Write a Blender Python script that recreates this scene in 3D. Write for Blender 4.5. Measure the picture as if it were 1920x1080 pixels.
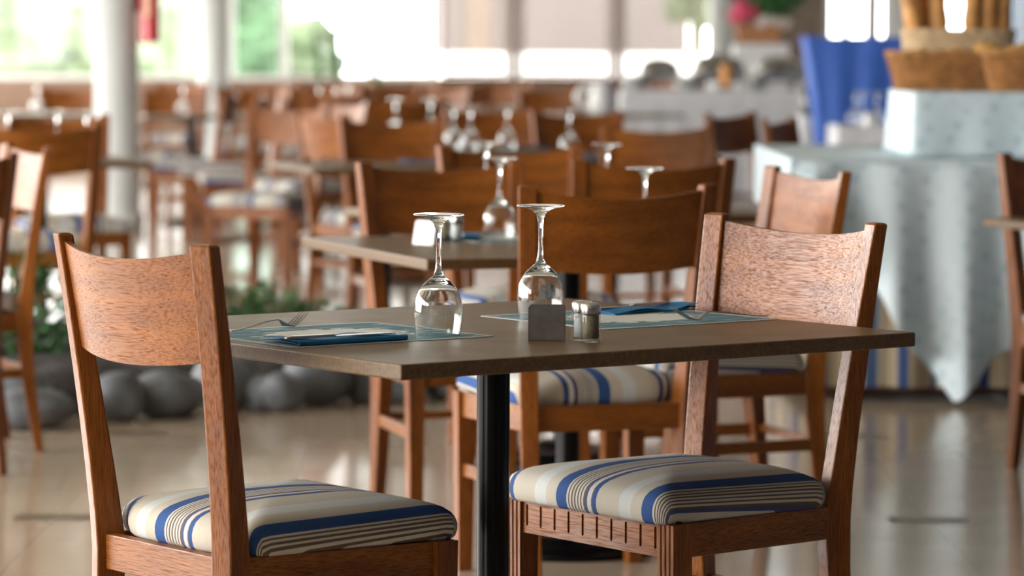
import bpy, bmesh, math, random
from mathutils import Vector, Matrix, noise
for o in list(bpy.data.objects): bpy.data.objects.remove(o)
SC = bpy.context.scene
COL = SC.collection
PI = math.pi
sin, cos = math.sin, math.cos

# ------------------------------------------------------------ camera
cam_d = bpy.data.cameras.new('camera'); cam = bpy.data.objects.new('camera', cam_d); COL.objects.link(cam)
cam_d.sensor_width = 36.0; cam_d.lens = 6561.24 / 1920 * 36.0
cam_d.clip_start = .1; cam_d.clip_end = 300
cam.matrix_world = Matrix.Translation((0, 0, 1.2329)) @ Matrix.Rotation(PI/2 - .0692, 4, 'X') @ Matrix.Rotation(.0036, 4, 'Z')
cam_d.dof.use_dof = True; cam_d.dof.focus_distance = 5.85; cam_d.dof.aperture_fstop = 4.3
SC.camera = cam

# ------------------------------------------------------------ sky, daylight, exposure
wd = bpy.data.worlds.new('sky'); SC.world = wd; wd.use_nodes = True
wn = wd.node_tree.nodes; bgn = wn['Background']
bgn.inputs[0].default_value = (1.0, .992, .975, 1); bgn.inputs[1].default_value = 5.0
SC.view_settings.view_transform = 'Standard'; SC.view_settings.look = 'None'
SC.view_settings.gamma = 1.0; SC.view_settings.exposure = 1.47
try: SC.view_settings.use_curve_mapping = False
except Exception: pass
def portal(name, loc, rot, sx, sy):
    l = bpy.data.lights.new(name, 'AREA'); l.shape = 'RECTANGLE'; l.size = sx; l.size_y = sy
    l.cycles.is_portal = True
    o = bpy.data.objects.new(name, l); COL.objects.link(o); o.location = loc; o.rotation_euler = rot
XL, XR, YB, YF, ZC = -6.2, 5.25, 37.0, -4.0, 3.3
portal('window_daylight_left', (XL - .15, 16.5, 1.85), (0, -PI/2, 0), 2.7, 41.0)
portal('window_daylight_back', ((XL + XR)/2, YB + .3, 1.9), (-PI/2, 0, 0), XR - XL, 2.7)

# ------------------------------------------------------------ materials
def mat(name):
    m = bpy.data.materials.new(name); m.use_nodes = True
    nt = m.node_tree; b = nt.nodes['Principled BSDF']
    return m, nt, b
def N(nt, t, **kw):
    n = nt.nodes.new(t)
    for k, v in kw.items(): setattr(n, k, v)
    return n
def L(nt, a, b): nt.links.new(a, b)
def rgb(c): return (c[0], c[1], c[2], 1)
def simple(name, c, rough=.5, metal=0, var=.0, scale=20, bump=0, coat=0, spec=.5, trans=0):
    m, nt, b = mat(name)
    b.inputs['Roughness'].default_value = rough; b.inputs['Metallic'].default_value = metal
    b.inputs['Specular IOR Level'].default_value = spec
    b.inputs['Coat Weight'].default_value = coat
    if trans: b.inputs['Transmission Weight'].default_value = trans
    tc = N(nt, 'ShaderNodeTexCoord'); nz = N(nt, 'ShaderNodeTexNoise')
    nz.inputs['Scale'].default_value = scale; nz.inputs['Detail'].default_value = 4
    L(nt, tc.outputs['Object'], nz.inputs['Vector'])
    cr = N(nt, 'ShaderNodeValToRGB')
    cr.color_ramp.elements[0].position = .3; cr.color_ramp.elements[1].position = .7
    cr.color_ramp.elements[0].color = rgb([x*(1-var) for x in c]); cr.color_ramp.elements[1].color = rgb([min(1, x*(1+var)) for x in c])
    L(nt, nz.outputs['Fac'], cr.inputs['Fac']); L(nt, cr.outputs['Color'], b.inputs['Base Color'])
    if bump:
        bp = N(nt, 'ShaderNodeBump'); bp.inputs['Strength'].default_value = bump; bp.inputs['Distance'].default_value = .005
        L(nt, nz.outputs['Fac'], bp.inputs['Height']); L(nt, bp.outputs['Normal'], b.inputs['Normal'])
    return m
def wood(name, axis, c1, c2, pore, rough=.34):
    """fine open-pored wood, grain running along axis (0 x, 2 z)"""
    m, nt, b = mat(name)
    tc = N(nt, 'ShaderNodeTexCoord')
    def mp(along, across):
        mpn = N(nt, 'ShaderNodeMapping'); s = [across]*3; s[axis] = along
        mpn.inputs['Scale'].default_value = s; L(nt, tc.outputs['Object'], mpn.inputs['Vector']); return mpn
    n1 = N(nt, 'ShaderNodeTexNoise'); n1.inputs['Scale'].default_value = 1; n1.inputs['Detail'].default_value = 5; n1.inputs['Distortion'].default_value = .6
    L(nt, mp(3.5, 26).outputs[0], n1.inputs['Vector'])
    n2 = N(nt, 'ShaderNodeTexNoise'); n2.inputs['Scale'].default_value = 1; n2.inputs['Detail'].default_value = 3; n2.inputs['Roughness'].default_value = .65
    L(nt, mp(20, 560).outputs[0], n2.inputs['Vector'])
    cr = N(nt, 'ShaderNodeValToRGB'); cr.color_ramp.elements[0].position = .3; cr.color_ramp.elements[1].position = .72
    cr.color_ramp.elements[0].color = rgb(c1); cr.color_ramp.elements[1].color = rgb(c2)
    L(nt, n1.outputs['Fac'], cr.inputs['Fac'])
    pr = N(nt, 'ShaderNodeValToRGB'); pr.color_ramp.elements[0].position = .44; pr.color_ramp.elements[1].position = .66
    pr.color_ramp.elements[0].color = (0, 0, 0, 1); pr.color_ramp.elements[1].color = (1, 1, 1, 1)
    L(nt, n2.outputs['Fac'], pr.inputs['Fac'])
    sc = N(nt, 'ShaderNodeMath', operation='MULTIPLY'); sc.inputs[1].default_value = .42; L(nt, pr.outputs['Color'], sc.inputs[0])
    mx = N(nt, 'ShaderNodeMix', data_type='RGBA'); L(nt, sc.outputs[0], mx.inputs['Factor'])
    L(nt, cr.outputs['Color'], mx.inputs['A']); mx.inputs['B'].default_value = rgb(pore)
    L(nt, mx.outputs['Result'], b.inputs['Base Color'])
    bp = N(nt, 'ShaderNodeBump'); bp.invert = True; bp.inputs['Strength'].default_value = .25; bp.inputs['Distance'].default_value = .0006
    L(nt, pr.outputs['Color'], bp.inputs['Height']); L(nt, bp.outputs['Normal'], b.inputs['Normal'])
    b.inputs['Roughness'].default_value = rough; iv = N(nt, 'ShaderNodeMapRange'); iv.inputs['To Min'].default_value = .42; iv.inputs['To Max'].default_value = .02; L(nt, pr.outputs['Color'], iv.inputs['Value'])
    L(nt, iv.outputs[0], b.inputs['Specular IOR Level']); cw = N(nt, 'ShaderNodeMath', operation='MULTIPLY'); cw.inputs[1].default_value = .42; L(nt, iv.outputs[0], cw.inputs[0]); L(nt, cw.outputs[0], b.inputs['Coat Weight']); b.inputs['Coat Roughness'].default_value = .33
    return m
M = {}
M['wood_z'] = wood('stained_wood_upright', 2, (.150, .042, .005), (.310, .096, .011), (.065, .018, .004), .36)
M['wood_x'] = wood('stained_wood_level', 0, (.180, .052, .006), (.345, .110, .013), (.065, .018, .004), .36)
M['wood_y'] = wood('stained_wood_deep', 1, (.165, .050, .006), (.30, .100, .012), (.065, .018, .004), .36)

def laminate():
    m, nt, b = mat('brown_laminate')
    tc = N(nt, 'ShaderNodeTexCoord'); n = N(nt, 'ShaderNodeTexNoise'); n.inputs['Scale'].default_value = 160; n.inputs['Detail'].default_value = 3
    L(nt, tc.outputs['Object'], n.inputs['Vector'])
    cr = N(nt, 'ShaderNodeValToRGB'); cr.color_ramp.elements[0].position = .35; cr.color_ramp.elements[1].position = .68
    cr.color_ramp.elements[0].color = (.100, .055, .020, 1); cr.color_ramp.elements[1].color = (.152, .089, .038, 1)
    L(nt, n.outputs['Fac'], cr.inputs['Fac']); L(nt, cr.outputs['Color'], b.inputs['Base Color'])
    n2 = N(nt, 'ShaderNodeTexNoise'); n2.inputs['Scale'].default_value = 9; L(nt, tc.outputs['Object'], n2.inputs['Vector'])
    mr = N(nt, 'ShaderNodeMapRange'); mr.inputs['To Min'].default_value = .34; mr.inputs['To Max'].default_value = .46; b.inputs['Specular IOR Level'].default_value = .38
    L(nt, n2.outputs['Fac'], mr.inputs['Value']); L(nt, mr.outputs[0], b.inputs['Roughness'])
    bp = N(nt, 'ShaderNodeBump'); bp.inputs['Strength'].default_value = .12; bp.inputs['Distance'].default_value = .001
    L(nt, n.outputs['Fac'], bp.inputs['Height']); L(nt, bp.outputs['Normal'], b.inputs['Normal'])
    return m
M['laminate'] = laminate()
M['black'] = simple('black_enamel', (.003, .003, .0035), .28, var=.2, spec=.2)
M['steel'] = simple('brushed_steel', (.60, .59, .57), .27, 1, var=.08, scale=60)
M['fork_steel'] = simple('dark_cutlery_steel', (.42, .41, .40), .25, 1, var=.1, scale=60)  # darker steel than the knives
M['dull_steel'] = simple('scuffed_steel', (.34, .33, .32), .36, .9, var=.15, scale=40)
M['white_cloth'] = simple('white_cloth', (.78, .79, .82), .8, var=.05, scale=12, bump=.2)
M['china'] = simple('white_china', (.82, .82, .80), .2, var=.02)
M['plaster'] = simple('white_plaster', (.80, .80, .78), .7, var=.03, scale=4, bump=.05)
M['ceiling'] = simple('ceiling_paint', (.55, .53, .49), .8, var=.02)
M['col_paint'] = simple('column_paint', (.62, .64, .63), .45, var=.03, scale=3)
M['taupe'] = simple('taupe_plaster', (.17, .13, .10), .7, var=.1, scale=5)
M['sill_wall'] = simple('brown_sill_paint', (.20, .12, .08), .6, var=.08, scale=3)
M['blue_wall'] = simple('blue_grey_paint', (.055, .085, .14), .7, var=.04, scale=3)
M['low_bounce_wall'] = simple('low_bounce_paint', (.14, .12, .10), .8, var=.05, scale=3)  # dark paint for the unseen front wall, set to cut bounced light
M['frame_brown'] = simple('brown_frame', (.33, .27, .25), .5, var=.08)
M['salt'] = simple('salt', (.86, .86, .88), .8, var=.04, scale=300)
M['pepper'] = simple('ground_pepper', (.36, .29, .20), .8, var=.35, scale=400)
M['napkin'] = simple('blue_paper', (.002, .15, .34), .7, var=.12, scale=60, bump=.15)
M['rock'] = simple('grey_stone', (.135, .145, .155), .6, var=.35, scale=9, bump=.5)
M['soil'] = simple('dark_mulch', (.028, .023, .020), .95, var=.6, scale=45, bump=1.0)
M['leaf'] = simple('dark_leaf', (.035, .12, .030), .38, var=.45, scale=14)
M['stem'] = simple('green_stem', (.09, .10, .03), .6, var=.2)
M['cactus'] = simple('cactus_green', (.06, .16, .05), .5, var=.3, scale=9)
M['terracotta'] = simple('terracotta', (.45, .20, .09), .7, var=.12)
M['pink'] = simple('pink_petal', (.80, .12, .22), .6, var=.2, scale=25)
M['white_petal'] = simple('white_petal', (.80, .74, .68), .6, var=.1, scale=25)
M['wicker'] = simple('brown_wicker', (.40, .19, .065), .5, var=.35, scale=30, coat=.2)
M['wicker_light'] = simple('pale_wicker', (.62, .46, .28), .55, var=.2, scale=30)
M['crust'] = simple('bread_crust', (.52, .25, .07), .6, var=.35, scale=16, bump=.2)
M['roll'] = simple('golden_crust', (.66, .37, .10), .5, var=.3, scale=18)
M['blue_cloth'] = simple('royal_blue_cloth', (.055, .16, .62), .55, var=.1, scale=8, bump=.1)
M['red'] = simple('red_enamel', (.62, .02, .03), .3, var=.06, coat=.4)
M['label'] = simple('cream_label', (.85, .62, .42), .6, var=.05)
M['juice'] = simple('orange_juice', (.85, .33, .02), .25, var=.1)
M['amber'] = simple('dark_bottle', (.03, .022, .02), .12, var=.2, coat=.3)
M['plinth'] = simple('dark_wood_plinth', (.08, .035, .02), .5, var=.3)
M['outside'] = simple('pale_paving', (.62, .60, .55), .9, var=.06, scale=1)
M['hedge_near'] = simple('garden_foliage', (.060, .086, .034), .6, var=.5, scale=1.5)  # even leaf green, kept low so it does not overexpose
M['hedge_far'] = simple('pale_foliage', (.072, .086, .050), .7, var=.3, scale=1.2)
M['pink_render'] = simple('pale_pink_render', (.150, .130, .122), .9, var=.06, scale=1)
M['white_render'] = simple('white_render', (.85, .85, .83), .9, var=.03, scale=1)

def glass(name, rough=0.0, col=(1, 1, 1)):
    m, nt, b = mat(name)
    nt.nodes.remove(b); g = N(nt, 'ShaderNodeBsdfGlass'); g.inputs['IOR'].default_value = 1.5; g.inputs['Roughness'].default_value = rough
    g.inputs['Color'].default_value = rgb(col)
    L(nt, g.outputs[0], nt.nodes['Material Output'].inputs[0]); return m
M['glass'] = glass('clear_glass', 0, (.985, .995, .99))
def pane(name, tint, refl):
    m, nt, b = mat(name); nt.nodes.remove(b)
    t = N(nt, 'ShaderNodeBsdfTransparent'); t.inputs[0].default_value = rgb(tint)
    g = N(nt, 'ShaderNodeBsdfGlossy'); g.inputs['Roughness'].default_value = .02
    fr = N(nt, 'ShaderNodeLayerWeight'); fr.inputs['Blend'].default_value = .5
    pw = N(nt, 'ShaderNodeMath', operation='POWER'); pw.inputs[1].default_value = 4; L(nt, fr.outputs['Facing'], pw.inputs[0])
    mu = N(nt, 'ShaderNodeMath', operation='MULTIPLY_ADD'); mu.inputs[1].default_value = refl*.8; mu.inputs[2].default_value = .04*refl; L(nt, pw.outputs[0], mu.inputs[0])
    mx = N(nt, 'ShaderNodeMixShader'); L(nt, mu.outputs[0], mx.inputs[0]); L(nt, t.outputs[0], mx.inputs[1]); L(nt, g.outputs[0], mx.inputs[2])
    L(nt, mx.outputs[0], nt.nodes['Material Output'].inputs[0]); return m
M['pane'] = pane('window_pane', (.92, .94, .93), .7)
M['green_pane'] = pane('green_tinted_pane', (.72, .86, .80), 1.0)
M['thin_glass'] = pane('shaker_glass', (.93, .95, .94), 1.0)

def striped_fabric(name, pat, period):
    """woven stripes across u (metres), pat = [(fraction, colour)]"""
    m, nt, b = mat(name)
    uv = N(nt, 'ShaderNodeUVMap'); uv.uv_map = 'weave'
    sp = N(nt, 'ShaderNodeSeparateXYZ'); L(nt, uv.outputs[0], sp.inputs[0])
    d = N(nt, 'ShaderNodeMath', operation='DIVIDE'); d.inputs[1].default_value = period; L(nt, sp.outputs[0], d.inputs[0])
    fr = N(nt, 'ShaderNodeMath', operation='FRACT'); L(nt, d.outputs[0], fr.inputs[0])
    cr = N(nt, 'ShaderNodeValToRGB'); cr.color_ramp.interpolation = 'CONSTANT'
    els = cr.color_ramp.elements; els.remove(els[1])
    p = 0
    for k, (w, c) in enumerate(pat):
        e = els[0] if k == 0 else els.new(min(p, .9999))
        e.position = p; e.color = rgb(c); p += w
    L(nt, fr.outputs[0], cr.inputs['Fac'])
    tc = N(nt, 'ShaderNodeTexCoord'); nz = N(nt, 'ShaderNodeTexNoise'); nz.inputs['Scale'].default_value = 700; nz.inputs['Detail'].default_value = 1
    L(nt, tc.outputs['Object'], nz.inputs['Vector'])
    mr = N(nt, 'ShaderNodeMapRange'); mr.inputs['To Min'].default_value = .82; mr.inputs['To Max'].default_value = 1.12; L(nt, nz.outputs['Fac'], mr.inputs['Value'])
    mx = N(nt, 'ShaderNodeMix', data_type='RGBA', blend_type='MULTIPLY'); mx.inputs['Factor'].default_value = 1
    L(nt, cr.outputs['Color'], mx.inputs['A']); L(nt, mr.outputs[0], mx.inputs['B']); L(nt, mx.outputs['Result'], b.inputs['Base Color'])
    bp = N(nt, 'ShaderNodeBump'); bp.inputs['Strength'].default_value = .3; bp.inputs['Distance'].default_value = .0006
    L(nt, nz.outputs['Fac'], bp.inputs['Height']); L(nt, bp.outputs['Normal'], b.inputs['Normal'])
    b.inputs['Roughness'].default_value = .85; b.inputs['Specular IOR Level'].default_value = .2
    return m
CB, CW, CG, CBE, CPA = (.036, .088, .245), (.60, .57, .51), (.145, .105, .072), (.52, .47, .385), (.56, .575, .55)
pat = [(.123, CB)]
for k in range(6): pat += [(.0186, CW), (.0176, CG)]
pat += [(.028, (.075, .09, .22)), (.046, CW), (.012, CG), (.05, CB), (.26, CBE), (.137, CPA), (.2, CBE)]
M['seat_fabric'] = striped_fabric('striped_seat_fabric', pat, .236)
M['skirt_fabric'] = striped_fabric('striped_skirt_fabric', [(.20, (.42, .34, .23)), (.13, (.035, .065, .17)), (.29, (.42, .34, .23)), (.06, (.035, .065, .17)), (.12, (.70, .66, .57)), (.16, (.13, .22, .45)), (.04, (.6, .56, .48))], .285)

def floor_mat():
    m, nt, b = mat('polished_stone_floor')
    tc = N(nt, 'ShaderNodeTexCoord')
    n1 = N(nt, 'ShaderNodeTexNoise'); n1.inputs['Scale'].default_value = 1.3; n1.inputs['Detail'].default_value = 6; L(nt, tc.outputs['Object'], n1.inputs['Vector'])
    cr = N(nt, 'ShaderNodeValToRGB'); cr.color_ramp.elements[0].position = .3; cr.color_ramp.elements[1].position = .7
    cr.color_ramp.elements[0].color = (.38, .295, .21, 1); cr.color_ramp.elements[1].color = (.48, .385, .285, 1); L(nt, n1.outputs['Fac'], cr.inputs['Fac'])
    sp = N(nt, 'ShaderNodeSeparateXYZ'); L(nt, tc.outputs['Object'], sp.inputs[0])
    def cell(out, off, per, half):
        a = N(nt, 'ShaderNodeMath', operation='ADD'); a.inputs[1].default_value = off; L(nt, out, a.inputs[0])
        p = N(nt, 'ShaderNodeMath', operation='PINGPONG'); p.inputs[1].default_value = per/2; L(nt, a.outputs[0], p.inputs[0])
        g = N(nt, 'ShaderNodeMath', operation='LESS_THAN'); g.inputs[1].default_value = half; L(nt, p.outputs[0], g.inputs[0]); return g
    cx = cell(sp.outputs[0], 1.19, 2.28, .105); cy = cell(sp.outputs[1], -9.07, 1.97, .07)
    an = N(nt, 'ShaderNodeMath', operation='MULTIPLY'); L(nt, cx.outputs[0], an.inputs[0]); L(nt, cy.outputs[0], an.inputs[1])
    jx = cell(sp.outputs[0], 1.19, .57, .0025); jy = cell(sp.outputs[1], -9.07, .4925, .0025)
    jo = N(nt, 'ShaderNodeMath', operation='MAXIMUM'); L(nt, jx.outputs[0], jo.inputs[0]); L(nt, jy.outputs[0], jo.inputs[1])
    jm = N(nt, 'ShaderNodeMath', operation='MULTIPLY'); jm.inputs[1].default_value = .45; L(nt, jo.outputs[0], jm.inputs[0])
    m1 = N(nt, 'ShaderNodeMix', data_type='RGBA'); L(nt, jm.outputs[0], m1.inputs['Factor']); L(nt, cr.outputs['Color'], m1.inputs['A']); m1.inputs['B'].default_value = (.16, .12, .08, 1)
    m2 = N(nt, 'ShaderNodeMix', data_type='RGBA'); L(nt, an.outputs[0], m2.inputs['Factor']); L(nt, m1.outputs['Result'], m2.inputs['A']); m2.inputs['B'].default_value = (.13, .10, .065, 1)
    L(nt, m2.outputs['Result'], b.inputs['Base Color'])
    n2 = N(nt, 'ShaderNodeTexNoise'); n2.inputs['Scale'].default_value = 3; n2.inputs['Detail'].default_value = 3; L(nt, tc.outputs['Object'], n2.inputs['Vector'])
    mr = N(nt, 'ShaderNodeMapRange'); mr.inputs['To Min'].default_value = .09; mr.inputs['To Max'].default_value = .19; L(nt, n2.outputs['Fac'], mr.inputs['Value'])
    ad = N(nt, 'ShaderNodeMath', operation='ADD'); L(nt, mr.outputs[0], ad.inputs[0])
    am = N(nt, 'ShaderNodeMath', operation='MULTIPLY'); am.inputs[1].default_value = .2; L(nt, an.outputs[0], am.inputs[0]); L(nt, am.outputs[0], ad.inputs[1])
    L(nt, ad.outputs[0], b.inputs['Roughness'])
    n3 = N(nt, 'ShaderNodeTexNoise'); n3.inputs['Scale'].default_value = 5; L(nt, tc.outputs['Object'], n3.inputs['Vector'])
    bp = N(nt, 'ShaderNodeBump'); bp.inputs['Strength'].default_value = .05; bp.inputs['Distance'].default_value = .01
    L(nt, n3.outputs['Fac'], bp.inputs['Height']); L(nt, bp.outputs['Normal'], b.inputs['Normal'])
    return m
M['floor'] = floor_mat()

def placemat_mat():
    m, nt, b = mat('printed_placemat')
    tc = N(nt, 'ShaderNodeTexCoord'); sp = N(nt, 'ShaderNodeSeparateXYZ'); L(nt, tc.outputs['Object'], sp.inputs[0])
    # ellipse-like distance, broken by long brush strokes -> pale centre, teal round it
    mp = N(nt, 'ShaderNodeMapping'); mp.inputs['Scale'].default_value = (9, 95, 1); mp.inputs['Rotation'].default_value = (0, 0, .25); L(nt, tc.outputs['Object'], mp.inputs['Vector'])
    nz = N(nt, 'ShaderNodeTexNoise'); nz.inputs['Scale'].default_value = 1; nz.inputs['Detail'].default_value = 3; L(nt, mp.outputs[0], nz.inputs['Vector'])
    nb = N(nt, 'ShaderNodeTexNoise'); nb.inputs['Scale'].default_value = 38; nb.inputs['Detail'].default_value = 2; L(nt, tc.outputs['Object'], nb.inputs['Vector'])
    dv = N(nt, 'ShaderNodeVectorMath', operation='MULTIPLY'); dv.inputs[1].default_value = (7.2, 9.0, 0); L(nt, tc.outputs['Object'], dv.inputs[0])
    ln = N(nt, 'ShaderNodeVectorMath', operation='LENGTH'); L(nt, dv.outputs[0], ln.inputs[0])
    a1 = N(nt, 'ShaderNodeMath', operation='MULTIPLY_ADD'); a1.inputs[1].default_value = 1.3; L(nt, nz.outputs['Fac'], a1.inputs[0]); L(nt, ln.outputs['Value'], a1.inputs[2])
    a2 = N(nt, 'ShaderNodeMath', operation='MULTIPLY_ADD'); a2.inputs[1].default_value = .9; L(nt, nb.outputs['Fac'], a2.inputs[0]); L(nt, a1.outputs[0], a2.inputs[2])
    cr = N(nt, 'ShaderNodeValToRGB'); cr.color_ramp.interpolation = 'CONSTANT'
    e = cr.color_ramp.elements; e[0].position = 0; e[0].color = (.66, .66, .60, 1); e[1].position = .62; e[1].color = (.035, .15, .20, 1)
    mr = N(nt, 'ShaderNodeMapRange'); mr.inputs['From Max'].default_value = 3.2; L(nt, a2.outputs[0], mr.inputs['Value']); L(nt, mr.outputs[0], cr.inputs['Fac'])
    # pale streaks inside the teal and a plain rim with a fine pattern
    st = N(nt, 'ShaderNodeMath', operation='GREATER_THAN'); st.inputs[1].default_value = .585; L(nt, nz.outputs['Fac'], st.inputs[0])
    sm = N(nt, 'ShaderNodeMath', operation='MULTIPLY'); sm.inputs[1].default_value = .65; L(nt, st.outputs[0], sm.inputs[0])
    m1 = N(nt, 'ShaderNodeMix', data_type='RGBA'); L(nt, sm.outputs[0], m1.inputs['Factor']); L(nt, cr.outputs['Color'], m1.inputs['A']); m1.inputs['B'].default_value = (.50, .58, .57, 1)
    def edge(o, lim):
        ab = N(nt, 'ShaderNodeMath', operation='ABSOLUTE'); L(nt, o, ab.inputs[0])
        g = N(nt, 'ShaderNodeMath', operation='GREATER_THAN'); g.inputs[1].default_value = lim; L(nt, ab.outputs[0], g.inputs[0]); return g
    ex, ey = edge(sp.outputs[0], .187), edge(sp.outputs[1], .169)
    mxx = N(nt, 'ShaderNodeMath', operation='MAXIMUM'); L(nt, ex.outputs[0], mxx.inputs[0]); L(nt, ey.outputs[0], mxx.inputs[1])
    ck = N(nt, 'ShaderNodeTexChecker'); ck.inputs['Scale'].default_value = 300; ck.inputs['Color1'].default_value = (.62, .62, .58, 1); ck.inputs['Color2'].default_value = (.25, .32, .33, 1); L(nt, tc.outputs['Object'], ck.inputs['Vector'])
    m2 = N(nt, 'ShaderNodeMix', data_type='RGBA'); L(nt, mxx.outputs[0], m2.inputs['Factor']); L(nt, m1.outputs['Result'], m2.inputs['A']); L(nt, ck.outputs['Color'], m2.inputs['B'])
    L(nt, m2.outputs['Result'], b.inputs['Base Color']); b.inputs['Roughness'].default_value = .6
    return m
M['placemat'] = placemat_mat()
def damask():
    m, nt, b = mat('pale_blue_damask')
    tc = N(nt, 'ShaderNodeTexCoord'); mp = N(nt, 'ShaderNodeMapping'); mp.inputs['Rotation'].default_value = (PI/4, PI/4, PI/4); mp.inputs['Scale'].default_value = (1, 1, 1)
    L(nt, tc.outputs['Object'], mp.inputs['Vector'])
    ck = N(nt, 'ShaderNodeTexVoronoi'); ck.inputs['Scale'].default_value = 17; ck.distance = 'MANHATTAN'; ck.inputs['Randomness'].default_value = .0
    L(nt, mp.outputs[0], ck.inputs['Vector'])
    cr = N(nt, 'ShaderNodeValToRGB'); cr.color_ramp.elements[0].position = .25; cr.color_ramp.elements[1].position = .6
    cr.color_ramp.elements[0].color = (.42, .55, .61, 1); cr.color_ramp.elements[1].color = (.59, .69, .73, 1)
    L(nt, ck.outputs['Distance'], cr.inputs['Fac']); L(nt, cr.outputs['Color'], b.inputs['Base Color']); b.inputs['Roughness'].default_value = .6
    return m
M['damask'] = damask()

# ------------------------------------------------------------ helpers
def finish(name, bm, m, parent=None, smooth=False, bevel=0, loc=None, uvs=None, sub=0):
    me = bpy.data.meshes.new(name); bmesh.ops.recalc_face_normals(bm, faces=bm.faces) if not uvs else None
    bm.to_mesh(me); bm.free()
    if smooth:
        for p in me.polygons: p.use_smooth = True
        me.set_sharp_from_angle(angle=.62)
    me.materials.append(M[m] if isinstance(m, str) else m)
    o = bpy.data.objects.new(name, me); COL.objects.link(o)
    if parent: o.parent = parent
    if loc: o.location = loc
    if bevel:
        md = o.modifiers.new('edge', 'BEVEL'); md.width = bevel; md.segments = 2; md.limit_method = 'ANGLE'; md.angle_limit = .7
    if sub:
        md = o.modifiers.new('smooth', 'SUBSURF'); md.levels = sub; md.render_levels = sub
    return o
def box(bm, x0, x1, y0, y1, z0, z1):
    v = [bm.verts.new((x, y, z)) for z in (z0, z1) for y in (y0, y1) for x in (x0, x1)]
    for f in ((0, 2, 3, 1), (4, 5, 7, 6), (0, 1, 5, 4), (2, 6, 7, 3), (0, 4, 6, 2), (1, 3, 7, 5)): bm.faces.new([v[i] for i in f])
    return v
def B(name, x0, x1, y0, y1, z0, z1, m, parent=None, bevel=0):
    bm = bmesh.new(); box(bm, x0, x1, y0, y1, z0, z1); return finish(name, bm, m, parent, bevel=bevel)
def sweep(bm, rings, cap=True):
    prev = None; first = None
    for r in rings:
        vs = [bm.verts.new(p) for p in r]
        if prev:
            n = len(vs)
            for i in range(n): bm.faces.new((prev[i], prev[(i+1) % n], vs[(i+1) % n], vs[i]))
        else: first = vs
        prev = vs
    if cap: bm.faces.new(list(reversed(first))); bm.faces.new(prev)
def lathe(bm, prof, n=32, c=(0, 0), rmod=None):
    rings = []
    for k, (r, z) in enumerate(prof):
        if r < 1e-6: rings.append([bm.verts.new((c[0], c[1], z))])
        else:
            ring = []
            for i in range(n):
                a = 2*PI*i/n; rr = r + (rmod(a, z, k) if rmod else 0)
                ring.append(bm.verts.new((c[0] + rr*cos(a), c[1] + rr*sin(a), z)))
            rings.append(ring)
    for a, b in zip(rings, rings[1:]):
        for i in range(n):
            j = (i+1) % n
            if len(a) == 1 and len(b) == 1: continue
            if len(a) == 1: bm.faces.new((a[0], b[i], b[j]))
            elif len(b) == 1: bm.faces.new((a[i], b[0], a[j]))
            else: bm.faces.new((a[i], b[i], b[j], a[j]))
def tag(o, label, cat, group=None, kind=None):
    o['label'] = label; o['category'] = cat
    if group: o['group'] = group
    if kind: o['kind'] = kind
    return o
def thing(name, label, cat, loc, rz=0, group=None):
    o = bpy.data.objects.new(name, None); o.empty_display_size = .1; COL.objects.link(o)
    o.location = loc; o.rotation_euler = (0, 0, rz); return tag(o, label, cat, group)
def S(o, label=None):
    o['kind'] = 'structure'
    if label: o['label'] = label
    return o
def copy_tree(o, parent=None):
    c = o.copy(); COL.objects.link(c)
    if parent: c.parent = parent
    for ch in o.children: copy_tree(ch, c)
    return c

# ------------------------------------------------------------ room
bm = bmesh.new(); box(bm, XL, XR, YF, YB + .3, -.2, 0); S(finish('floor', bm, 'floor'))
bm = bmesh.new(); box(bm, XL - .2, XR + .2, YF - .2, YB + .5, ZC, ZC + .2); S(finish('ceiling', bm, 'ceiling'))
S(B('wall_right', XR, XR + .2, YF, YB + .3, 0, ZC, 'blue_wall'))
S(B('wall_front', XL, XR, YF - .2, YF, 0, ZC, 'low_bounce_wall'))
bm = bmesh.new(); box(bm, XL - .2, XL, YF, YB + .3, 0, .5); box(bm, XL - .2, XL, YF, YB + .3, 3.1, ZC); box(bm, XL - .2, XL, YF, .6, .5, 3.1); box(bm, XL - .2, XL, 13.0, YB + .3, 2.35, 3.1); box(bm, XL - .2, XL, 13.0, YB + .3, .5, .95)  # unseen wall: closed near end and narrowed far openings added to cut daylight
for k in range(1, 7): box(bm, XL - .2, XL, YF + k*6.85, YF + k*6.85 + .25, .5, 3.1)
S(finish('wall_left', bm, 'plaster'))
# back: low sill wall, head beam, glazed bays, lattice bays, taupe pier
bm = bmesh.new(); box(bm, XL, 2.9, YB, YB + .25, 0, .86); box(bm, 3.25, XR, YB, YB + .25, 0, .86); S(finish('wall_back', bm, 'sill_wall')); bm = bmesh.new(); box(bm, XL, XR, YB, YB + .25, 3.05, ZC); S(finish('wall_above_windows', bm, 'plaster'))
S(B('wall_pier', 2.29, 3.27, YB - .25, YB + .3, 0, ZC, 'taupe'), 'taupe plastered pier right of the lattice')
def bay(name, x0, x1, z0, z1, pm, mull=(), fr='col_paint', t=.05):
    bm = bmesh.new()
    box(bm, x0, x0 + t, YB, YB + .1, z0, z1); box(bm, x1 - t, x1, YB, YB + .1, z0, z1)
    box(bm, x0 + t, x1 - t, YB, YB + .1, z0, z0 + t); box(bm, x0 + t, x1 - t, YB, YB + .1, z1 - t, z1)
    for mx in mull: box(bm, mx - t/2, mx + t/2, YB, YB + .1, z0 + t, z1 - t)
    o = S(finish(name, bm, fr))
    bm = bmesh.new(); box(bm, x0 + t, x1 - t, YB + .04, YB + .05, z0 + t, z1 - t); finish('pane', bm, pm, o)
    return o
bay('window_1', -6.15, -2.98, .86, 3.05, 'pane', ())
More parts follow.
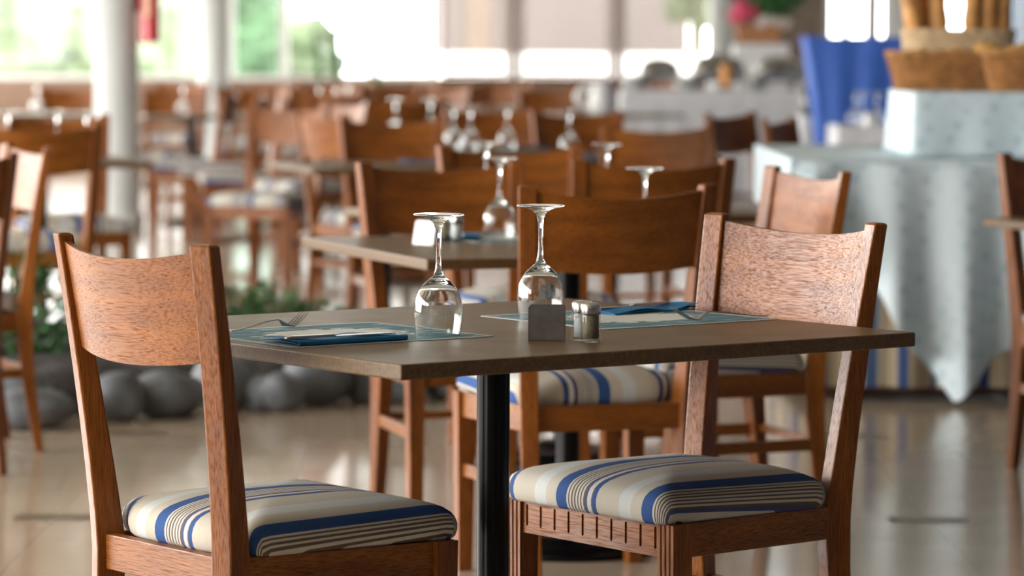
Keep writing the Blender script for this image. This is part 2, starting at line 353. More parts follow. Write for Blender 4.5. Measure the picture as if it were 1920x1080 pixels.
bay('window_2', -2.98, -2.42, .86, 3.05, 'green_pane')
bay('window_3', -2.42, -.80, .86, 3.05, 'pane')
bay('window_4', 3.3, 3.52, .9, 3.05, 'pane'); bay('window_5', 3.52, 3.75, .9, 3.05, 'pane', (), 'frame_brown', .03)
bay('window_6', 4.12, 5.25, .9, 3.05, 'pane')
S(B('wall_under_window', 3.3, 5.25, YB, YB + .2, .86, .90, 'plaster'))
S(B('trim_window_post', 3.75, 3.86, YB - .05, YB + .15, .5, 3.05, 'frame_brown'))
def lattice(name, x0, x1, label):
    z0, z1, fr = .90, 3.02, .035
    t = thing(name, label, 'screen', ((x0 + x1)/2, YB + .02, 0))
    w = (x1 - x0)/2
    bm = bmesh.new(); box(bm, -w, -w + fr, -.02, .03, z0, z1); box(bm, w - fr, w, -.02, .03, z0, z1); box(bm, -w + fr, w - fr, -.02, .03, z0, z0 + fr); box(bm, -w + fr, w - fr, -.02, .03, z1 - fr, z1)
    finish('screen_frame', bm, 'frame_brown', t)
    bm = bmesh.new(); p, h = .052, .0085
    H = z1 - z0; n = int((2*w + H)/p)
    for sgn in (1, -1):
        for k in range(n):
            # line x = a + sgn*(z - z0)
            a = (-w - H + k*p) if sgn > 0 else (-w + k*p)
            zs = []
            if sgn > 0: za, zb = z0 + max(0, -w - a), z0 + min(H, w - a)
            else: za, zb = z0 + max(0, a - w), z0 + min(H, a + w)
            if zb - za < .03: continue
            xa, xb = a + sgn*(za - z0), a + sgn*(zb - z0)
            y0, y1 = (.0, .006) if sgn > 0 else (.006, .012)
            v = [bm.verts.new(c) for c in ((xa - h, y0, za), (xa + h, y0, za), (xb + h, y0, zb), (xb - h, y0, zb), (xa - h, y1, za), (xa + h, y1, za), (xb + h, y1, zb), (xb - h, y1, zb))]
            for f in ((0, 1, 2, 3), (7, 6, 5, 4), (0, 4, 5, 1), (1, 5, 6, 2), (2, 6, 7, 3), (3, 7, 4, 0)): bm.faces.new([v[i] for i in f])
    finish('lattice_slats', bm, 'frame_brown', t); return t
lattice('lattice_screen', -.745, -.06, 'narrow diamond lattice screen at the left of three in the back wall')
lattice('lattice_screen', .08, 1.03, 'wide diamond lattice screen, middle one of three in the back wall')
lattice('lattice_screen', 1.15, 2.02, 'diamond lattice screen beside the cream column, with green behind it')
S(B('trim_lattice_post', -.05, .07, YB - .04, YB + .12, .87, 3.05, 'frame_brown')); S(B('trim_lattice_post', 1.04, 1.14, YB - .04, YB + .12, .87, 3.05, 'frame_brown'))
S(B('trim_lattice_sill', -.80, 2.8, YB - .03, YB + .2, .86, .895, 'plinth'))
def column(x, y, r, label, m='col_paint'):
    bm = bmesh.new(); lathe(bm, [(0, 0), (r + .03, 0), (r + .03, .12), (r, .14), (r, ZC), (0, ZC)], 40)
    o = finish('column', bm, m, smooth=False, loc=(x, y, 0)); o['kind'] = 'structure'; o['label'] = label
    for p in o.data.polygons: p.use_smooth = abs(p.normal.z) < .5
    return o
column(-2.60, 23.0, .145, 'white round column with a red fire extinguisher'); column(-2.81, 33.0, .145, 'second white round column farther back')
column(2.14, 36.2, .13, 'cream column right of the lattice screens'); column(4.0, 36.3, .17, 'grey white column behind the bread baskets')

# ------------------------------------------------------------ outdoors
S(B('ground_outside', -40, 40, YB + .5, 110, -.3, -.05, 'outside')); S(B('ground_terrace', -40, XL - .2, -20, YB + .5, -.3, -.05, 'outside'))
def blob(bm, c, r, seed, amp=.25, squash=(1, 1, 1), sub=3, fr=1.8):
    res = bmesh.ops.create_icosphere(bm, subdivisions=sub, radius=1)
    for v in res['verts']:
        d = 1 + amp*noise.noise(v.co*fr + Vector((seed*3.1, seed*1.7, seed)))
        v.co = Vector((v.co.x*squash[0], v.co.y*squash[1], v.co.z*squash[2]))*r*d + Vector(c)
def tree(x, y, h, r, label, m, seed):
    t = thing('garden_tree', label, 'tree', (x, y, -.05))
    bm = bmesh.new(); lathe(bm, [(.09, 0), (.06, h*.7), (0, h*.8)], 10); finish('trunk', bm, 'stem', t)
    bm = bmesh.new(); rnd = random.Random(seed)
    for k in range(9): blob(bm, (rnd.uniform(-r, r)*.7, rnd.uniform(-r, r)*.6, h*.55 + rnd.uniform(-.5, .5)*r*1.1), r*rnd.uniform(.4, .62), seed*10 + k, .5, sub=3, fr=3.5)
    finish('crown', bm, m, t)
def shrub(x, y, r, h, label, m, seed):
    bm = bmesh.new(); rnd = random.Random(seed)
    for k in range(6): blob(bm, (rnd.uniform(-r, r)*.8, rnd.uniform(-r, r)*.5, h*.45 + rnd.uniform(-.2, .2)*h), h*rnd.uniform(.4, .6), seed*7 + k, .5, (1.2, 1, 1), 3, 3.5)
    tag(finish('garden_shrub', bm, m, loc=(x, y, -.05)), label, 'shrub')
tree(-8.6, 52, 3.6, 1.4, 'broad pale tree outside the far left window', 'hedge_far', 1)
tree(-4.9, 56, 3.4, 1.2, 'pale tree outside between the two columns', 'hedge_far', 2)
shrub(-6.3, 43.4, .5, 1.75, 'green shrub outside at the far left of the windows', 'hedge_near', 3)
shrub(-5.3, 47.8, .5, 1.8, 'green shrub outside left of the front column', 'hedge_near', 6)
shrub(-3.95, 44.0, .4, 1.5, 'yellow green shrub outside just right of the front column', 'hedge_near', 4)
shrub(-3.5, 49.5, .3, 1.6, 'green shrub outside behind the tinted window', 'hedge_near', 7)
tree(2.35, 45, 3.4, .33, 'narrow green tree behind the right lattice screen', 'hedge_near', 5)
bm = bmesh.new(); box(bm, -1.0, 2.3, 46, 50, 0, 3.6); nb = finish('neighbour_building', bm, 'pink_render'); tag(nb, 'pale pink building outside behind the lattice screens', 'building')
B('building_window', -.62, -.28, 45.96, 46.02, 1.0, 2.6, 'taupe', nb)
bm = bmesh.new(); box(bm, -1.6, 4.5, 44, 44.2, 0, 1.13); tag(finish('garden_wall', bm, 'white_render'), 'low white garden wall outside behind the lattice screens', 'wall')

# ------------------------------------------------------------ chair
WT, HT, WR, ZR, HR, RAKE, D, WF = .4317, .9237, .3711, .4246, .0587, .0679, .3881, .4269
def post_center(z):
    k = max(0, (z - .40)/(HT - .40)); kk = k**1.25
    y = -RAKE*kk - (.045*(1 - z/.40)**1.6 if z < .40 else 0)
    x = WR/2 + (WT - WR)/2*k
    return x, y
def rot2(x, y, a): return x*cos(a) - y*sin(a), x*sin(a) + y*cos(a)
def make_chair(name, label, cat='chair'):
    t = thing(name, label, cat, (0, 0, 0))
    for s in (-1, 1):
        bm = bmesh.new(); rings = []
        zs = [0, .08, .16, .24, .32, .40, .46, .54, .62, .70, .78, .86, HT - .004, HT]
        for z in zs:
            cx, cy = post_center(z)
            w = .042 if z > .3 else .033 + .009*z/.3
            d = .028 + .022*z/.40 if z < .40 else .050 - .024*((z - .40)/(HT - .40))**.8
            if z == HT: w -= .006; d -= .006
            a = s*.31
            q = []
            for ux, uy in ((-1, -1), (1, -1), (1, 1), (-1, 1)):
                px, py = rot2(ux*w/2, uy*d/2, a); q.append((s*cx + px, cy + py, z))
            rings.append(q)
        sweep(bm, rings); finish('back_post', bm, 'wood_z', t, bevel=.0035)
        # front leg with three flutes on its face
        bm = bmesh.new(); rings = []
        for z in (0, .2, ZR):
            w = .017 + .0045*z/ZR; cx = s*WF/2; cy = D - (0)
            prof = [(-w, -w), (w, -w), (w, w)]
            for gx in (.55, .0, -.55): prof += [((gx + .13)*w, w), (gx*w, w - .004), ((gx - .13)*w, w)]
            prof.append((-w, w))
            rings.append([(cx + px, cy + py, z) for px, py in prof])
        sweep(bm, rings); finish('front_leg', bm, 'wood_z', t)
        # side rail and side stretcher
        def bar(nm, z0, z1, half, m, ya=.0, yb=D - .015, inset=0):
            bm = bmesh.new(); xa, xb = s*(WR/2 - inset), s*(WF/2 - inset); rings = []
            for y, x in ((ya, xa), (yb, xb)): rings.append([(x - half, y, z0), (x + half, y, z0), (x + half, y, z1), (x - half, y, z1)])
            sweep(bm, rings); finish(nm, bm, m, t, bevel=.002)
        bar('side_rail', ZR - HR, ZR, .011, 'wood_y'); bar('side_stretcher', .225, .255, .009, 'wood_y', -.012)
    B('back_rail', -WR/2 + .003, WR/2 - .003, -.016, .006, ZR - HR, ZR, 'wood_x', t, bevel=.002)
    B('cross_stretcher', -WR/2, WR/2, -.026, -.010, .236, .256, 'wood_x', t, bevel=.002)
    # front rail with ten slots
    bm = bmesh.new(); x0, x1, y0, y1, z0, z1 = -WF/2 + .014, WF/2 - .014, D - .006, D + .015, ZR - HR, ZR
    v = box(bm, x0, x1, y0, y1, z0, z1); bm.faces.ensure_lookup_table()
    ff = [f for f in bm.faces if all(abs(q.co.y - y1) < 1e-6 for q in f.verts)][0]; bmesh.ops.delete(bm, geom=[ff], context='FACES_ONLY')
    n = 10; cw = (x1 - x0)/n
    for k in range(n):
        a, b_ = x0 + k*cw, x0 + (k+1)*cw; cx = (a + b_)/2; zc = (z0 + z1)/2 + .003; hh = .0165; r = .0030
        loop = []
        for i in range(7): an = PI*i/6; loop.append((cx + r*cos(an), zc + hh + r*sin(an)))
        for i in range(7): an = PI + PI*i/6; loop.append((cx + r*cos(an), zc - hh + r*sin(an)))
        ov = [bm.verts.new((p[0], y1, p[1])) for p in ((a, z0), (b_, z0), (b_, z1), (a, z1))]
        iv = [bm.verts.new((p[0], y1, p[1])) for p in loop]; bv = [bm.verts.new((p[0], y1 - .007, p[1])) for p in loop]
        eo = [bm.edges.new((ov[i], ov[(i+1) % 4])) for i in range(4)]; ei = [bm.edges.new((iv[i], iv[(i+1) % 14])) for i in range(14)]
        bmesh.ops.triangle_fill(bm, use_beauty=True, use_dissolve=False, edges=eo + ei)
        for i in range(14): bm.faces.new((iv[i], iv[(i+1) % 14], bv[(i+1) % 14], bv[i]))
        bm.faces.new(bv)
    finish('front_rail', bm, 'wood_x', t)
    # curved backrest panel
    bm = bmesh.new(); nx, nz = 20, 10; th = .011; g = {}
    for side in (0, 1):
        for i in range(nx + 1):
            u = -1 + 2*i/nx
            for j in range(nz + 1):
                vz = j/nz
                zb = .738 - .015*(1 - u*u); zt = .912 - .019*(1 - u*u)
                z = zb + (zt - zb)*vz
                px, py = post_center(z)
                x = u*(px - .008); y = py + .004 - .036*(1 - u*u) + (0 if side else -th)
                g[side, i, j] = bm.verts.new((x, y, z))
    for i in range(nx):
        for j in range(nz):
            bm.faces.new((g[0, i, j], g[0, i+1, j], g[0, i+1, j+1], g[0, i, j+1])); bm.faces.new((g[1, i, j], g[1, i, j+1], g[1, i+1, j+1], g[1, i+1, j]))
        for j in (0, nz): bm.faces.new((g[0, i, j], g[1, i, j], g[1, i+1, j], g[0, i+1, j]))
    for j in range(nz):
        for i in (0, nx): bm.faces.new((g[0, i, j], g[0, i, j+1], g[1, i, j+1], g[1, i, j]))
    finish('backrest', bm, 'wood_x', t, smooth=True)
    # cushion
    cushion(t, 1, 0.0)
    return t
CUSH = {}
def cushion_mesh(sgn, off):
    key = (sgn, off)
    if key in CUSH: return CUSH[key]
    bm = bmesh.new(); n = 96
    def outline(k):
        # rounded trapezoid, notched behind for the posts
        cs = [(.226, D + .037), (-.226, D + .037), (-.206, .028), (.206, .028)]
        seg = n//4; i, f = k//seg, (k % seg)/seg
        a, b_, = Vector(cs[i]), Vector(cs[(i+1) % 4]); return a.lerp(b_, f)
    pts = [outline(k) for k in range(n)]
    for _ in range(2): pts = [(pts[k-1] + pts[k]*2 + pts[(k+1) % n])/4 for k in range(n)]
    # rear tongue between the posts
    pts = [Vector((p.x, p.y - .028*max(0, 1 - (abs(p.x)/.165)**6)) if p.y < .05 else p) for p in pts]
    c = Vector((0, .21))
    prof = [(.965, .0), (.99, .006), (1.003, .016), (1.004, .026), (.992, .036), (.968, .045), (.925, .0525), (.86, .0585), (.76, .0640), (.62, .0695), (.45, .0730), (.25, .0752), (.1, .076)]
    uvl = bm.loops.layers.uv.new('weave'); rings = []; us = {}
    for s_, z in prof:
        ring = []
        for k, p in enumerate(pts):
            q = c + (p - c)*s_
            tn = (pts[(k+1) % n] - pts[k-1]).normalized(); nx_ = abs(tn.y)
            v = bm.verts.new((q.x, q.y, ZR - .001 + z)); ring.append(v)
            us[v] = (sgn*(q.x + (1 if q.x > 0 else -1)*nx_**2*max(0, .052 - z)*1.0) + off, q.y)
        rings.append(ring)
    cv = bm.verts.new((c.x, c.y, ZR - .001 + .0763)); us[cv] = (sgn*c.x + off, c.y)
    for a, b_ in zip(rings, rings[1:]):
        for i in range(n): j = (i+1) % n; bm.faces.new((a[j], a[i], b_[i], b_[j]))
    for i in range(n): bm.faces.new((rings[-1][(i+1) % n], rings[-1][i], cv))
    bm.faces.new(rings[0])
    bmesh.ops.recalc_face_normals(bm, faces=bm.faces)
    for f in bm.faces:
        for l in f.loops: l[uvl].uv = us[l.vert]
    me = bpy.data.meshes.new('seat_cushion'); bm.to_mesh(me); bm.free()
    for p in me.polygons: p.use_smooth = True
    me.materials.append(M['seat_fabric']); CUSH[key] = me; return me
def cushion(t, sgn, off):
    o = bpy.data.objects.new('seat_cushion', cushion_mesh(sgn, off)); COL.objects.link(o); o.parent = t; return o
proto = None
def place_chair(x, y, a, label, group=None, var=(1, 0.0)):
    global proto
    if proto is None: proto = make_chair('dining_chair', label); c = proto
    else: c = copy_tree(proto); c['label'] = label
    if 'group' in c: del c['group']
    if group: c['group'] = group
    c.location = (x, y, 0); c.rotation_euler = (0, 0, a)
    for ch in c.children:
        if ch.name.startswith('seat_cushion'): ch.data = cushion_mesh(*var)
    return c
V1, V2, V3 = (1, .041), (-1, .067), (-1, .008)
G = 'wooden chairs with striped seats around the restaurant'
place_chair(-.5544, 5.6225, -.9148, 'brown wooden chair at the left end of the front table, turned away from the camera', G, V1)
place_chair(.458, 6.2964, 2.2201, 'brown wooden chair with slotted front rail visible, at the right end of the front table', G, V2)
place_chair(.2161, 7.8775, .3312, 'brown wooden chair seen from behind just beyond the two upturned glasses of the front table', G, V3)
place_chair(-.17, 9.31, 3.47, 'wooden chair behind the second table, left post lit, facing the camera', G, V1)
place_chair(.69, 8.88, 1.928, 'wooden chair with pale shining backrest in front of the blue clothed buffet', G, V2)
place_chair(.37, 9.68, .30, 'dark backed chair directly behind the middle chair, a glass foot before it', G, V3)
place_chair(.01, 10.87, 3.40, 'dark backed chair half hidden behind the second table\'s far chair', G, V1)
place_chair(-1.55, 10.71, 2.0, 'chair with pale shining backrest at the left picture edge beside the planting bed', G, V2)
place_chair(-1.625, 9.86, .80, 'dark chair back cut off by the left picture edge, nearest to the planting bed', G, V3)
place_chair(1.665, 10.25, 3.47, 'chair cut off by the right picture edge behind a bare table corner', G, V1)
place_chair(-1.84, 13.62, .28, 'large brown chair back at far left, dark on its right side, behind the bed', G, V2)
place_chair(-1.99, 15.38, 3.45, 'chair with pink lit post just left of the front white column', G, V3)
place_chair(-1.17, 17.85, 2.75, 'orange lit chair with white seat in the aisle right of the columns', G, V1)
place_chair(-.98, 19.4, 2.2, 'orange chair standing just behind the lit aisle chair', G, V2)
place_chair(-1.40, 20.4, 1.7, 'side-on chair half hidden behind the lit aisle chair', G, V1)
place_chair(-1.62, 21.7, 1.55, 'side-on orange chair left of the lit aisle chair', G, V2)
place_chair(-1.88, 22.6, 1.45, 'narrow side-on chair between the second column and the aisle chairs', G, V1)
place_chair(-2.39, 24.75, 3.1, 'chair facing the room between the two white columns, pale seat', G, V3)
place_chair(-2.02, 26.6, 3.3, 'small chair below the second column with white seat', G, V1)
place_chair(-3.24, 25.7, 3.2, 'orange chair back left of the front white column', G, V2)
place_chair(-4.2, 24.8, 2.6, 'pinkish chair back at the far left edge beyond the glasses', G, V2)
place_chair(-.50, 14.95, 3.45, 'dark backed chair beyond the table edge behind the second table', G, V1)
place_chair(-.80, 15.75, -1.0, 'orange lit chair turned away beside the dark backed chair', G, V3)
place_chair(.33, 16.75, 3.45, 'dark backed chair with pink lit right post behind a tall upturned glass', G, V2)
place_chair(.55, 13.85, .32, 'dark chair back in the middle, beside the pink lit post', G, V1)
place_chair(1.08, 16.5, 4.15, 'dark chair with orange left post in front of the white buffet', G, V3)
place_chair(1.22, 15.2, 4.35, 'dark chair back showing above the blue buffet cloth corner', G, V1)
place_chair(-.10, 17.4, 3.4, 'dark backed chair directly behind the row of upturned glasses', G, V2)
place_chair(-.62, 20.2, .3, 'dark small chair back between two glass stems in the middle distance', G, V2)
place_chair(-1.95, 28.2, 2.5, 'pink lit chair back at the left of the far row', G, V1)
place_chair(-1.84, 33.0, .3, 'brown far chair below the first pair of potted leaves', G, V2)
place_chair(-1.40, 30.0, 2.6, 'orange far chair beneath the single tall leaf plant', G, V3)
place_chair(-.80, 31.0, 2.4, 'pink lit far chair left of the lattice screens', G, V1)
place_chair(-.42, 29.2, .3, 'brown far chair below the narrow lattice screen', G, V2)
place_chair(-.06, 30.2, 2.7, 'far chair below the post between the first two lattice screens', G, V3)
place_chair(.27, 25.8, 3.1, 'orange brown chair facing the camera below the wide lattice screen', G, V1)
place_chair(.74, 31.2, .3, 'reddish brown far chair behind the white jug', G, V2)
place_chair(1.3, 32.0, 2.6, 'far chair left of the white buffet', G, V2)

place_chair(-1.45, 25.9, 2.9, 'orange chair beyond the bright crockery cluster, left one of two', G, V1)
place_chair(-.88, 25.7, 3.3, 'orange chair beyond the bright crockery cluster, right one of two', G, V2)
place_chair(-1.10, 22.7, .25, 'chair back in front of the bright crockery cluster', G, V3)
place_chair(-2.75, 28.9, 2.9, 'small far chair behind the second column', G, V2)
place_chair(-1.05, 28.3, .4, 'far chair back below the two leaved potted plant', G, V3)
place_chair(-.55, 27.0, 2.6, 'far chair between the tall leaf plant and the lattice screens', G, V1)
place_chair(-1.60, 30.6, 3.2, 'tiny far chair just under the sill of the bright window', G, V2)

# ------------------------------------------------------------ tables
def make_table(x, y, a, wu, wv, label, group='brown square restaurant tables', th=.0245):
    t = thing('restaurant_table', label, 'table', (x, y, 0), a, group)
    B('table_top', -wu/2, wu/2, -wv/2, wv/2, .75 - th, .75, 'laminate', t, bevel=.003)
    bm = bmesh.new()
    lobe = lambda an, z, k: -.0022*(abs(cos(an*4)) < .28)
    lathe(bm, [(.0285, .045), (.0285, .722)], 64, rmod=lobe)
    lathe(bm, [(0, .706), (.11, .706), (.11, .7245), (0, .7245)], 24)
    o = finish('pedestal_column', bm, 'black', t)
    for p in o.data.polygons: p.use_smooth = abs(p.normal.z) < .5
    bm = bmesh.new(); lathe(bm, [(0, 0), (.215, 0), (.215, .014), (.20, .02), (.195, .032), (.165, .036), (.16, .048), (.10, .056), (.06, .075), (.0, .08)], 48)
    o = finish('base', bm, 'black', t)
    for p in o.data.polygons: p.use_smooth = abs(p.normal.z) < .9
    return t
T1, T1a = (-.0314, 5.985), .6435
T2, T2a = (.1378, 8.5191), .358
make_table(*T1, T1a, 1.0666, .968, 'brown front table laid for two with upturned wine glasses')
make_table(*T2, T2a, 1.0666, .968, 'second brown table behind the front one, with bright napkin holder')
make_table(.15, 10.25, .35, 1.10, .76, 'table mostly hidden behind the middle chair backs')
make_table(2.0, 9.66, .35, 1.06, .97, 'bare table whose corner enters at the right picture edge')
make_table(-1.97, 14.6, .30, .80, .80, 'table in front of the white column base at left')
make_table(-.52, 14.2, .30, .80, .80, 'table with pale front edge seen above the second table\'s far chair')
make_table(-.25, 16.3, .30, .80, .80, 'table carrying three upturned glasses in the middle distance')
make_table(.44, 15.45, .32, .76, .76, 'table carrying the single tall glass right of the middle')
make_table(-.55, 18.4, .25, .80, .80, 'table beyond the three glasses with two glass stems')
make_table(-1.25, 24.3, .25, .85, .80, 'far table with a bright cluster of white crockery')
make_table(.72, 25.1, .2, .85, .80, 'far table bearing the white jug')
make_table(-2.2, 24.0, .2, .7, .7, 'far table between the two white columns')
make_table(-3.4, 24.4, .2, .9, .8, 'far table by the left picture edge beyond the large chair back')

# ------------------------------------------------------------ tableware
def on(T, a, u, v): return T[0] + cos(a)*u - sin(a)*v, T[1] + sin(a)*u + cos(a)*v
GP = [(.0362, 0), (.0385, .012), (.0402, .026), (.0408, .038), (.0400, .050), (.0375, .062), (.0325, .074), (.0255, .084), (.0165, .0925), (.0095, .0985), (.0062, .106), (.0046, .120), (.0040, .140), (.0042, .160), (.0052, .176), (.0082, .186), (.0150, .1925), (.0260, .1968), (.0400, .1990), (.0425, .2002), (.0424, .2012), (.0405, .2020), (.020, .2018), (0, .2016)]
def make_glass():
    bm = bmesh.new(); w = .0013
    inner = []
    for r, z in GP[:10]:
        if z < .089: inner.append((max(0, r - w - (.0004 if z > .07 else 0)), z))
    inner = [(r - .0002, z) if k == 0 else (r, z) for k, (r, z) in enumerate(inner)]
    prof = [(0, .0905), (.009, .0895)] + list(reversed(inner)) + [(.0357, -.0006 + .0006)] + GP[:]
    # build as one closed surface: cavity top -> down the inside -> rim -> up the outside -> foot
    seen = [prof[0]]
    for p in prof[1:]:
        if abs(p[0] - seen[-1][0]) + abs(p[1] - seen[-1][1]) > 2e-4: seen.append(p)
    lathe(bm, seen, 56); return finish('wine_glass', bm, 'glass', smooth=True)
glass0 = None
def place_glass(x, y, label, z=.7502, group='upturned wine glasses on the tables'):
    global glass0
    if glass0 is None: glass0 = make_glass(); g = glass0
    else: g = glass0.copy(); COL.objects.link(g)
    tag(g, label, 'glass', group); g.location = (x, y, z); return g
place_glass(*on(T1, T1a, -.176, -.083), 'upturned wine glass at the left placemat of the front table', .7512)
place_glass(*on(T1, T1a, .167, .087), 'upturned wine glass behind the steel napkin holder on the front table', .7512)
place_glass(*on(T2, T2a, -.075, .285), 'upturned wine glass on the second table by a blue napkin', .7512)
place_glass(.305, 8.06, 'upturned wine glass peeking over the middle chair\'s backrest', .7512)
place_glass(-.077, 10.2, 'upturned glass with foot just above the second table\'s far chair'); place_glass(.272, 10.06, 'upturned glass with wide foot left of the dark middle chair back')
place_glass(-.275, 16.25, 'upturned glass, left one of the three standing in front of a dark chair'); place_glass(-.195, 16.1, 'upturned glass, middle one of the three standing in front of a dark chair'); place_glass(-.025, 16.3, 'upturned glass, right one of the three, above a blue napkin')
place_glass(.25, 15.5, 'tall upturned glass before the chair with the pink lit post')
place_glass(-.61, 18.2, 'upturned glass stem in front of a small dark chair, left of a pair'); place_glass(-.43, 18.3, 'upturned glass stem in front of a small dark chair, right of a pair')
place_glass(-1.78, 14.6, 'upturned glass just left of the front white column'); place_glass(-1.92, 14.75, 'upturned glass over the orange chair back at far left'); place_glass(-2.12, 14.7, 'upturned glass with wide foot above the large brown chair back')
for k, (u, v) in enumerate(((-.1, .1), (.02, .0), (.1, .12))): place_glass(-1.25 + u, 24.3 + v, ['upturned far glass at the left of the bright crockery cluster', 'upturned far glass in the middle of the bright crockery cluster', 'upturned far glass at the right of the bright crockery cluster'][k])
place_glass(-3.3, 24.3, 'far upturned glass left of the orange chair back'); place_glass(-2.25, 23.9, 'far upturned glass between the two white columns')

def placemat(T, a, cu, cv, rz, label):
    bm = bmesh.new(); w, h, r = .199, .182, .014
    # scalloped cut edge
    pts = []
    for cx, cy, a0 in ((w - r, h - r, 0), (-w + r, h - r, PI/2), (-w + r, -h + r, PI), (w - r, -h + r, 3*PI/2)):
        for i in range(7): an = a0 + PI/2*i/6; pts.append((cx + r*cos(an), cy + r*sin(an)))
    vb = [bm.verts.new((p[0], p[1], 0)) for p in pts]; vt = [bm.verts.new((p[0], p[1], .0008)) for p in pts]
    n = len(pts); bm.faces.new(list(reversed(vb))); bm.faces.new(vt)
    for i in range(n): bm.faces.new((vb[i], vb[(i+1) % n], vt[(i+1) % n], vt[i]))
    x, y = on(T, a, cu, cv); o = finish('placemat', bm, 'placemat', loc=(x, y, .7502)); o.rotation_euler.z = a + rz
    return tag(o, label, 'placemat', 'teal and white paper placemats')
placemat(T1, T1a, -.306, .029, 0, 'teal and white paper placemat at the left end of the front table')
placemat(T1, T1a, .325, .036, PI, 'teal and white paper placemat at the right end of the front table')
placemat(T2, T2a, .0, .29, 0, 'paper placemat under the glass at the far side of the second table')
placemat(T2, T2a, .05, -.29, 0, 'paper placemat behind the middle chair\'s backrest on the second table')

def make_fork():
    bm = bmesh.new(); Lk = .196
    def zc(t):
        if t < .62: s_ = t/.62; return .0035 + .0115*(s_*s_*(3 - 2*s_))
        if t < .79: s_ = (t - .62)/.17; return .015 - .0125*(s_*s_*(3 - 2*s_))
        s_ = (t - .79)/.21; return .0025 + .022*s_**1.35
    def hw(t):
        if t < .5: return .0058 - .0030*(t/.5)**.8 if t > .02 else .0035
        if t < .66: return .0028
        if t < .78: s_ = (t - .66)/.12; return .0028 + .0092*s_*s_*(3 - 2*s_)
        return .0120
    th = .0018
    def strip(ts, f):
        rings = []
        for t in ts:
            a, b_ = f(t); z = zc(t); x = t*Lk; t_ = th*(1 if t < .9 else 1 - .5*(t - .9)/.1)
            rings.append([(x, a, z), (x, b_, z), (x, b_, z + t_), (x, a, z + t_)])
        sweep(bm, rings)
    strip([i/60*.80 for i in range(61)], lambda t: (-hw(t), hw(t)))
    for k in range(4):
        c = -.0096 + .0064*k
        strip([.80 + i/12*.20 for i in range(13)], lambda t, c=c: (c*(1 - .06*(t - .8)/.2) - .0020*(1 - .45*(t - .8)/.2), c*(1 - .06*(t - .8)/.2) + .0020*(1 - .45*(t - .8)/.2)))
    o = finish('fork', bm, 'fork_steel', bevel=.0005); return o
def lay(o, T, a, u, v, du, dv, z, label, cat, group):
    x, y = on(T, a, u, v); o.location = (x, y, z); o.rotation_euler.z = a + math.atan2(dv, du); tag(o, label, cat, group)
f1 = make_fork(); lay(f1, T1, T1a, -.448, .135, .145, .045, .7512, 'steel fork with raised tines on the left placemat', 'fork', 'forks on the front table')
f2 = f1.copy(); COL.objects.link(f2); lay(f2, T1, T1a, .514, -.121, -.152, .018, .7512, 'steel fork lying on the right placemat, tines towards a blue napkin', 'fork', 'forks on the front table')

def make_napkin(w, h, seed):
    """a paper napkin folded to a strip: three stacked leaves, upper ones lifting"""
    bm = bmesh.new(); rnd = random.Random(seed); nx, ny = 24, 10
    for lay_ in range(3):
        g = {}
        for side in (0, 1):
            for i in range(nx + 1):
                for j in range(ny + 1):
                    u, v = i/nx, j/ny
                    x = -w/2 + w*u - (.003*lay_ if i == 0 else 0); y = -h/2 + h*v*(1 - .03*lay_)
                    lift = .0013 + .0022*lay_ + .0022*lay_*max(0, .25 - u)/.25*.6 + .0015*lay_*sin(u*9 + seed)*v + .0012*sin(v*PI)*lay_
                    g[side, i, j] = bm.verts.new((x, y, (lift if side else lift - .0012)))
        for i in range(nx):
            for j in range(ny):
                bm.faces.new((g[1, i, j], g[1, i+1, j], g[1, i+1, j+1], g[1, i, j+1])); bm.faces.new((g[0, i, j], g[0, i, j+1], g[0, i+1, j+1], g[0, i+1, j]))
            for j in (0, ny): bm.faces.new((g[0, i, j], g[0, i+1, j], g[1, i+1, j], g[1, i, j]))
        for j in range(ny):
            for i in (0, nx): bm.faces.new((g[0, i, j], g[0, i, j+1], g[1, i, j+1], g[1, i, j]))
    # rolled fold along the near side
    rings = []
    for i in range(13):
        u = i/12; rings.append([(-w/2 + w*u, -h/2 + .004*cos(q*PI/5 + PI/2) - .001, .0046 + .0042*sin(q*PI/5 + PI/2)) for q in range(10)])
    sweep(bm, rings)
    return finish('paper_napkin', bm, 'napkin', smooth=False)
n1 = make_napkin(.215, .095, 1); lay(n1, T1, T1a, -.385, -.088, 1, .02, .7512, 'folded blue paper napkin under the knife on the left placemat', 'napkin', 'folded blue paper napkins')
n2 = make_napkin(.215, .085, 2); lay(n2, T1, T1a, .432, .135, -1, -.14, .7512, 'folded blue paper napkin under the knife on the right placemat', 'napkin', 'folded blue paper napkins')
def place_napkin(x, y, rz, label):
    o = n1.copy(); COL.objects.link(o); o.location = (x, y, .7512); o.rotation_euler.z = rz; tag(o, label, 'napkin', 'folded blue paper napkins')
place_napkin(*on(T2, T2a, -.165, .335), T2a + 1.2, 'blue paper napkin left of the second table\'s glass')
place_napkin(.36, 15.2, .3, 'blue paper napkin on the table right of the middle, under a wide glass foot')
place_napkin(.06, 16.5, .3, 'blue paper napkin right of the three upturned glasses'); place_napkin(-.35, 14.45, .3, 'pale lit blue napkin on the table above the second table\'s chair')
